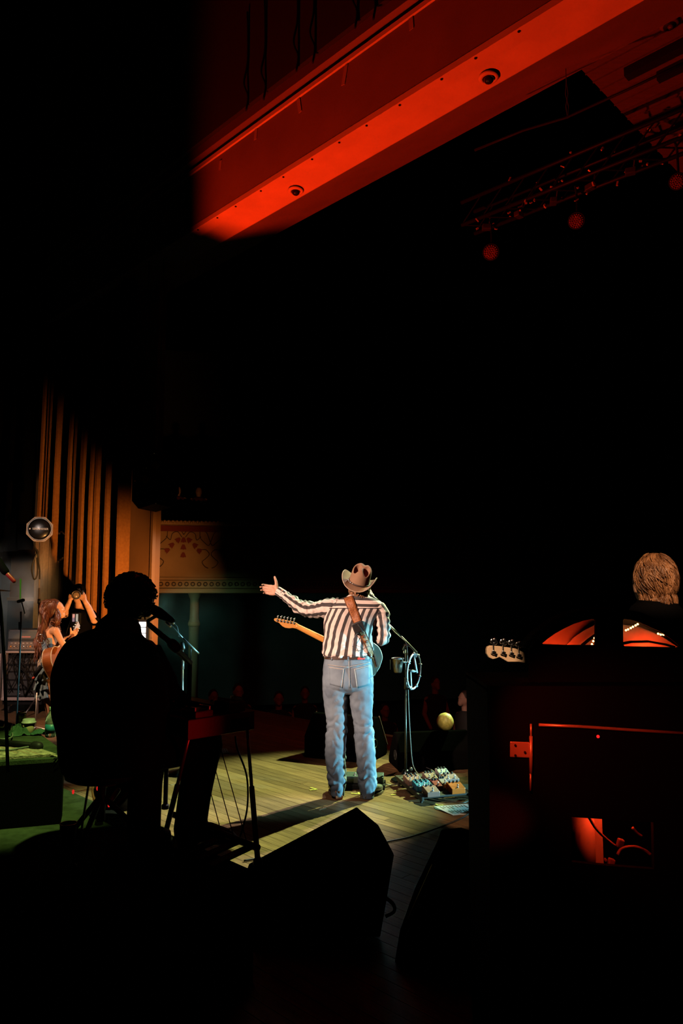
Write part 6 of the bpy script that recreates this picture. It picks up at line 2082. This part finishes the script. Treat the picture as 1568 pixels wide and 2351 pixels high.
# inside the opening: a painted post and cables
M_POST = mat('pale_post', (0.55, 0.45, 0.4), .6, var=.2, vscale=6)
pi_ = CP(1350, 1930, .20)
MB().lathe([(.055, -.14), (.055, .14)], 24, Matrix.Translation(CP(1330, 1930, .22))).build('inner_post', M_POST, cabn, smooth=True)
MB().box((0, 0, 0), (.05, .03, .30), Matrix.Translation(CP(1366, 1930, .24))).build('inner_rail', M_POST, cabn, bevel=.004)
M_RCAB = mat('dull_red_cable', (0.20, 0.10, 0.09), .6)
for pts in ([(1352, 1876), (1368, 1902), (1392, 1926), (1412, 1942)], [(1418, 1962), (1428, 1948), (1456, 1944), (1480, 1952), (1494, 1962)], [(1452, 1900), (1462, 1912), (1474, 1921)]):
    MB().tube(smooth_path([CP(x, y, .12) for x, y in pts], 5), .0055, 6).build('inner_cable', M_RCAB, cabn, smooth=True)
for (x, y, w, h) in ((1424, 1936, .022, .030), (1403, 1980, .022, .026), (1390, 1974, .007, .010)):
    MB().box((0, 0, 0), (w, .02, h), Matrix.Translation(CP(x, y, .13)) @ Matrix.Rotation(.3, 4, 'Y')).build('inner_block', M_RCAB, cabn, bevel=.004)
point('cabinet_red_fill', CP(1420, 1845, .12), 1.4, (1.0, 0.05, 0.01), .03)  # unseen red source added to light the opening
# metal edge strips and hinge on the front
M_STRIP = mat('edge_metal', (0.55, 0.42, 0.36), .35, .6)


def strip(pts, w, name, m=M_STRIP):
    ps = [CP(x, y, -.010) for x, y in pts]
    return MB().tube(ps, w, 8).build(name, m, cabn, smooth=True)


strip([(1237, 1664), (1330, 1668), (1450, 1676), (1720, 1693)], .0052, 'edge_strip')
strip([(1219, 1662), (1219, 1692)], .0038, 'edge_strip')
strip([(1219, 1690), (1219, 1775)], .0062, 'edge_strip')
strip([(1218, 1775), (1218, 1815)], .0036, 'edge_strip')
hg = MB().box((0, 0, 0), (.072, .006, .052), Matrix.Translation(CP(1195, 1721, -.006)) @ Matrix.Rotation(math.radians(2), 4, 'Y')).build('hinge', M_STRIP, cabn, bevel=.003)
for (x, y) in ((1183, 1711), (1205, 1727), (1183, 1734)):
    MB().lathe([(.004, 0), (.004, .004)], 10, Matrix.Translation(CP(x, y, -.010)) @ Matrix.Rotation(math.pi / 2, 4, 'X')).build('screw', M_BLACK, hg)
MB().sphere(CP(1373, 1691, -.004), .0055, 10, 8).build('power_light', mat('red_pilot', (.6, .02, .02), .4, emit=(1, .02, .02), estr=.9), cabn, smooth=True)
spot('cabinet_edge_red', CP(1120, 1560, -.42), CP(1330, 1690, -.01), 20, (1.0, 0.05, 0.012), 62, .8, .02)
# arched case
AY = .10
arch = thing('arched_case', 'black arched case with two red lit windows and rows of small bulbs', 'lamp case', CP(1402, 1566, AY + .1))
outer = [(1215, 1566), (1215, 1490), (1240, 1460), (1280, 1430), (1320, 1410), (1365, 1400), (1430, 1400), (1470, 1408), (1510, 1424), (1560, 1455), (1592, 1490), (1592, 1566)]
hl = [(1245, 1477), (1258, 1466), (1275, 1454), (1295, 1443), (1318, 1432), (1340, 1425), (1360, 1421), (1366, 1422), (1367, 1426), (1367, 1481), (1300, 1481), (1247, 1479)]
hr2 = [(1430, 1424), (1433, 1421), (1450, 1423), (1470, 1429), (1490, 1438), (1515, 1449), (1540, 1466), (1558, 1481), (1559, 1486), (1553, 1487), (1500, 1485), (1434, 1484), (1431, 1480)]
plate(outer, [hl, hr2], AY, AY + .012, 'front_panel', M_CAB, arch)
a_l, a_r = CP(1215, 1500, AY), CP(1592, 1500, AY)
zb_c = CP(1400, 1536, AY).z
# shell and inner steps: arches set back behind one another
M_INN = mat('inner_paint', (0.62, 0.50, 0.45), .55, var=.08, vscale=20)
cxm = (a_l.x + a_r.x) / 2


def archband(pts, y0, y1, name, m):
    b = MB()
    v0 = [CP(x, y, y0) for x, y in pts]
    n = len(v0)
    b.v = v0 + [p + V((0, y1 - y0, 0)) for p in v0]
    b.f = [(i, i + 1, i + 1 + n, i + n) for i in range(n - 1)]
    b.sc = [0] * len(b.v)
    return b.build(name, m, arch, smooth=True, solid=.008)


archband(outer[1:-1], AY + .012, AY + .16, 'shell', M_CAB)
plate([(1216, 1556), (1216, 1491), (1282, 1432), (1365, 1402), (1430, 1402), (1508, 1426), (1590, 1492), (1590, 1556)], [], AY + .15, AY + .16, 'rear_panel', M_INN, arch)
plate([(1299, 1520), (1300, 1482), (1318, 1463), (1340, 1448), (1367, 1434), (1400, 1428), (1400, 1520)], [], AY + .09, AY + .10, 'inner_step', M_INN, arch)
plate([(1400, 1520), (1400, 1430), (1470, 1440), (1520, 1462), (1560, 1488), (1560, 1520)], [], AY + .09, AY + .10, 'inner_step', M_INN, arch)
archband([(1338, 1482), (1352, 1470), (1372, 1456), (1398, 1448)], AY + .05, AY + .065, 'inner_rib', M_CAB)
archband([(1420, 1480), (1450, 1474), (1490, 1473), (1530, 1480), (1550, 1486)], AY + .05, AY + .065, 'inner_rib', M_CAB)
M_BULB = mat('bulb_glow', (1, .7, .4), .4, emit=(1, .42, .13), estr=9)
for (x, y) in ((1359, 1479), (1362, 1472), (1365, 1465), (1437, 1447), (1442, 1445), (1448, 1442), (1453, 1439), (1459, 1436), (1464, 1433), (1511, 1455), (1517, 1457), (1523, 1457)):
    MB().sphere(CP(x, y, AY + .035), .0037, 10, 8).build('bulb', M_BULB, arch, smooth=True)
point('arch_fill_left', CP(1288, 1498, AY + .045), .5, (1.0, 0.05, 0.008), .012)  # hidden red source added to light the left window
point('arch_fill_right', CP(1490, 1502, AY + .045), .6, (1.0, 0.05, 0.008), .012)  # hidden red source added to light the right window

# ------------------------------------------------------------------ dark wedges in the foreground
fw = G(770, 2100, 0)


def silh(outl, dist, depth, label, name, cat, m=M_WEDGE, trim=None):
    """cabinet whose profile faces the camera, with real depth behind it"""
    t = thing(name, label, cat, V((P(outl[0][0], outl[0][1], dist).x, dist, 0)), 'floor wedge monitors')
    pts = [P(x, y, dist) for x, y in outl]
    b = MB(); n = len(pts)
    b.v = pts + [p + depth for p in pts]
    b.f = [(i, (i + 1) % n, (i + 1) % n + n, i + n) for i in range(n)] + [tuple(range(n - 1, -1, -1)), tuple(range(n, 2 * n))]; b.sc = [0] * 2 * n
    b.build('cabinet', m, t, bevel=.008)
    if trim:
        MB().tube([P(x, y, dist - .004) for x, y in trim], .006, 6).build('edge_trim', mat('dull_edge', (0.16, 0.12, 0.07), .5), t)
    return t


fy = 3.75
t = silh([(868, 1892), (906, 1963), (890, 2060), (874, py_of(.005, fy)), (560, py_of(.005, fy)), (600, 2034)], fy, V((-.10, .30, .0)), 'large black wedge monitor in the foreground below the singer', 'stage_monitor', 'stage monitor')
MB().tube([P(850, 1906, fy + .1), P(740, 1962, fy + .1)], .010, 6).build('handle_bar', M_RUBBER, t)
MB().tube(smooth_path([P(884, 2060, fy - .02), P(902, 2075, fy - .03), P(905, 2092, fy - .03), P(885, 2104, fy - .03)], 5), .009, 6).build('lead', M_CABLE, t, smooth=True)
fy2 = 3.5
t = silh([(1000, 1985), (1010, 1955), (1060, 1950), (1135, 1975), (1150, py_of(.005, fy2)), (905, py_of(.005, fy2)), (945, 2100)], fy2, V((.05, .32, .0)), 'black wedge monitor beside the tall cabinet with a worn pale edge', 'stage_monitor', 'stage monitor', M_WEDGE, [(994, 1985), (965, 2050), (938, 2110)])
for (x, y, w) in ((1014, 2036, .022), (1018, 2052, .012)):
    MB().box((0, 0, 0), (w * 1.6, .006, w), Matrix.Translation(P(x, y, fy2 - .006))).build('red_sticker', mat('red_sticker', (0.35, 0.02, 0.03), .5), t)

# ------------------------------------------------------------------ yellow ball on the wedge
yw = G(1010, 1790, 0).y + .52
yp = P(1022, 1663, yw - .02); yp.z = .335 + .088
o = MB()
o.sphere((0, 0, 0), (.082, .082, .086), 32, 20, Matrix.Translation(yp))
o.v = [p + (p - yp).normalized() * (.003 * noise.noise((p - yp) * 40)) for p in o.v]
ball = o.build('ball', mat('mottled_yellow', (0.78, 0.62, 0.22), .45, color2=(0.45, 0.33, 0.08), vscale=26, bump=.3, bscale=60), smooth=True)
tag(ball, 'mottled pale yellow ball resting on a black wedge monitor', 'ball')
spot('ball_fill', V((1.6, 1.0, 3.4)), yp, 900, (1.0, 0.86, 0.46), 1.35, .2, .03)  # added beam, just wide enough to brighten the ball

# ------------------------------------------------------------------ lighting truss with lamps
tz = 6.0
ta, tb = G(1075, 527, tz), G(1590, 325, tz)
td = (tb - ta).normalized(); tn_ = V((-td.y, td.x, 0))
M_GLINT = mat('glint_metal', (0.35, 0.33, 0.32), .45, .3)
truss = thing('lighting_truss', 'dark lighting truss catching red glints below the house ceiling', 'truss', ta)
M_TRUSS = mat('dark_truss', (0.004, 0.004, 0.004), .5, .0, spec=.15)
tl = (tb - ta).length + 1.0
for dy, dz in ((-.14, 0), (.14, 0), (-.14, .28), (.14, .28)):
    MB().tube([ta + tn_ * dy + V((0, 0, dz)), ta + td * tl + tn_ * dy + V((0, 0, dz))], .022, 8).build('chord', M_TRUSS, truss, smooth=True)
for k in range(int(tl / .28)):
    q = ta + td * (k * .28)
    for dy in (-.14, .14):
        MB().tube([q + tn_ * dy, q + td * .28 + tn_ * dy + V((0, 0, .28))], .009, 6).build('lattice', M_TRUSS, truss)
    MB().tube([q - tn_ * .14, q + td * .28 + tn_ * .14], .009, 6).build('lattice', M_TRUSS, truss)
rt = random.Random(4)
for k in range(64):  # metal bits scattered to make red glints, not real couplings
    q = ta + td * rt.uniform(.0, tl * .92) + tn_ * rt.choice((-.15, .15, 0)) + V((0, 0, rt.choice((0, 0, .28, -.10, .05)) + rt.uniform(-.05, .05)))
    MB().box((0, 0, 0), (rt.uniform(.012, .05), .018, rt.uniform(.01, .024)), Matrix.Translation(q) @ Matrix.Rotation(rt.uniform(-1.5, 1.5), 4, 'Y') @ Matrix.Rotation(rt.uniform(-1, 1), 4, 'X')).build('glint_bit', M_GLINT, truss)
M_LENS = mat('lamp_lens', (0.10, 0.02, 0.018), .4, color2=(0.03, 0.006, 0.006), vscale=120, bump=.6, bscale=150)
for i, (x, y, lab) in enumerate(((1127, 579, 'lowest round stage lamp hanging under the truss'), (1323, 507, 'middle round stage lamp hanging under the truss'), (1555, 417, 'highest round stage lamp hanging under the truss'))):
    q = G(x, y, 5.62)
    t = thing('par_lamp', lab, 'stage lamp', q, 'round lamps under the truss')
    dirl = (V((-1.5, 3.8, 1.0)) - q).normalized() * .30 + (CAM - q).normalized() * .70
    Mq = along(q, dirl, V((0, 0, 1)))
    rad = 18 * q.y / F
    MB().lathe([(rad * .55, -.22), (rad * .8, -.2), (rad * 1.08, -.06), (rad * 1.1, .0), (rad * 1.0, .0), (rad * .98, -.01)], 28, Mq).build('housing', M_BLACK, t, smooth=True)
    MB().lathe([(rad * .99, -.004), (rad * .6, -.002), (.001, -.001)], 28, Mq).build('lens', M_LENS, t, smooth=True)
    for j in range(37):
        ring_i = 0 if j == 0 else (1 if j < 7 else (2 if j < 19 else 3))
        cnt = (1, 6, 12, 18)[ring_i]; kk = j - (0, 1, 7, 19)[ring_i]
        aa = 2 * math.pi * kk / cnt
        MB().sphere((rad * .28 * ring_i * math.cos(aa), rad * .28 * ring_i * math.sin(aa), .004), (rad * .1, rad * .1, .006), 6, 4, Mq).build('led', mat('led_lens', (0.14, 0.03, 0.03), .25), t, smooth=True)
    MB().tube([q - Mq.to_3x3() @ V((0, 0, .1)), q + V((0, 0, .30)) - Mq.to_3x3() @ V((0, 0, .1)), q + V((0, 0, .40))], .012, 8).build('yoke', M_TRUSS, t)
for i in range(5):
    q = ta + td * (.25 + i * .42) + V((0, 0, -.03))
    t = thing('clamp_box', ['small dark clamp box on the truss, lowest of five', 'small dark clamp box on the truss, second lowest', 'small dark clamp box at the middle of the truss', 'small dark clamp box on the truss, second highest', 'small dark clamp box on the truss, highest of five'][i], 'clamp', q, 'clamps on the truss')
    MB().box((0, 0, -.03), (.10, .07, .06), Matrix.Translation(q) @ Matrix.Rotation(i * .7, 4, 'Z')).build('box', M_DSTEEL, t, bevel=.006)
    MB().tube([q + V((.03, 0, .0)), q + V((.05, 0, .12))], .008, 6).build('hook', M_STEEL, t)

# ------------------------------------------------------------------ audience
M_ASKIN = mat('audience_skin', (0.45, 0.25, 0.18), .6)


def spectator(px, py, dist, yaw, label, hat_=False):
    hd = P(px, py, dist)
    t = thing('person', label, 'person', V((hd.x, hd.y, hd.z - 1.62)), 'spectators in front of the stage')
    R = Matrix.Translation(hd) @ Matrix.Rotation(yaw, 4, 'Z')
    b = MB()
    b.sphere((0, 0, 0), (.076, .092, .115), 18, 12, R)
    b.sphere((0, -.075, -.055), (.045, .04, .048), 10, 8, R)
    b.sphere((0, -.10, -.008), (.013, .02, .022), 8, 6, R)
    b.sphere((0, -.088, .03), (.045, .012, .012), 8, 6, R)
    b.sphere((0, -.094, -.05), (.022, .01, .009), 8, 6, R)
    for sg in (-1, 1):
        b.sphere((sg * .078, 0, -.012), (.012, .02, .03), 8, 6, R)
    capsule(b, [R @ V((0, .02, -.22)), R @ V((0, .01, -.08))], [.06, .054])
    capsule(b, [R @ V((0, .02, -.3)), R @ V((0, .02, -.8))], [.10, .10])
    for sg in (-1, 1):
        capsule(b, [R @ V((sg * .17, .02, -.26)), R @ V((sg * .24, .0, -.5)), R @ V((sg * .2, -.14, -.72))], [.05, .042, .03])
        capsule(b, [R @ V((sg * .09, .02, -.8)), R @ V((sg * .1, .02, -1.55))], [.08, .05])
    b.build('body', M_ASKIN, t, voxel=.011, relax=2)
    rows_ = [(-.17, .07, .07), (-.20, .13, .09), (-.25, .21, .115), (-.32, .225, .125), (-.6, .19, .13), (-.85, .19, .13)]
    rg = [[R @ V((w * math.cos(2 * math.pi * k / 28), d * math.sin(2 * math.pi * k / 28) + .02, z)) for k in range(28)] for z, w, d in lerp_rows([list(q) for q in rows_], 14)]
    MB().loft(rg).build('shirt', mat('dark_shirt', (0.02, 0.018, 0.018), .9), t, smooth=True)
    for sg in (-1, 1):
        MB().tube([R @ V((sg * .1, .02, -.8)), R @ V((sg * .1, .02, -1.6))], [.1, .075], 12).build('trouser_leg', M_BLACKC, t, smooth=True)
    hb = MB()
    hb.sphere((0, .022, .028), (.084, .090, .104), 18, 12, R)
    hb.build('hair', mat('dark_hair', (0.03, 0.015, 0.01), .6, bump=.5, bscale=80), t, smooth=True)
    return t


spectator(1066, 1605, 11.2, math.radians(-62), 'spectator in profile above the yellow ball, face dim red')
spectator(884, 1632, 13.0, math.radians(15), 'spectator seen just right of the singer legs')
spectator(547, 1588, 11.8, math.radians(20), 'spectator above the end of the steel guitar')
spectator(640, 1605, 12.4, math.radians(10), 'spectator left of the singer, half lost in the dark')
spectator(1000, 1570, 13.0, math.radians(25), 'spectator right of the tambourine, half lost in the dark')
spectator(700, 1592, 13.6, math.radians(5), 'spectator nearest the singer left hip in the dark')
spectator(490, 1600, 12.8, math.radians(25), 'spectator left of the steel guitar keyhead in the dark')
# people on the balcony
zp = P(430, 1149, BY + 2.4).z - .42
MB().box((6, 2.6, zp - .1), (14, 2.6, .2), MBAL).build('balcony_tier', M_BALC, balcony)
for (x, y, lab) in ((408, 1148, 'left of the two dim red shirts above the balcony rail'), (456, 1150, 'right of the two dim red shirts above the balcony rail')):
    c = P(x, y, BY + 2.4)
    t = thing('person', 'balcony spectator, ' + lab, 'person', V((c.x, c.y, c.z - .5)), 'spectators on the balcony')
    b = MB(); b.sphere(c + V((0, 0, .22)), (.075, .09, .115), 14, 10)
    b.sphere(c + V((0, -.09, .21)), (.014, .02, .02), 8, 6)
    capsule(b, [c + V((0, 0, .12)), c + V((0, 0, -.4))], [.055, .1])
    for sg in (-1, 1):
        capsule(b, [c + V((sg * .17, 0, .02)), c + V((sg * .22, -.05, -.22)), c + V((sg * .1, -.2, -.30))], [.05, .04, .03])
    b.build('body', M_ASKIN, t, voxel=.014, relax=2)
    rg = [oval(c + V((0, 0, z)), w, d, 24) for z, w, d in ((.09, .07, .07), (.06, .14, .1), (.0, .22, .12), (-.2, .2, .13), (-.4, .2, .13))]
    MB().loft(rg).build('shirt', mat('red_shirt', (0.10, 0.008, 0.008), .9), t, smooth=True)
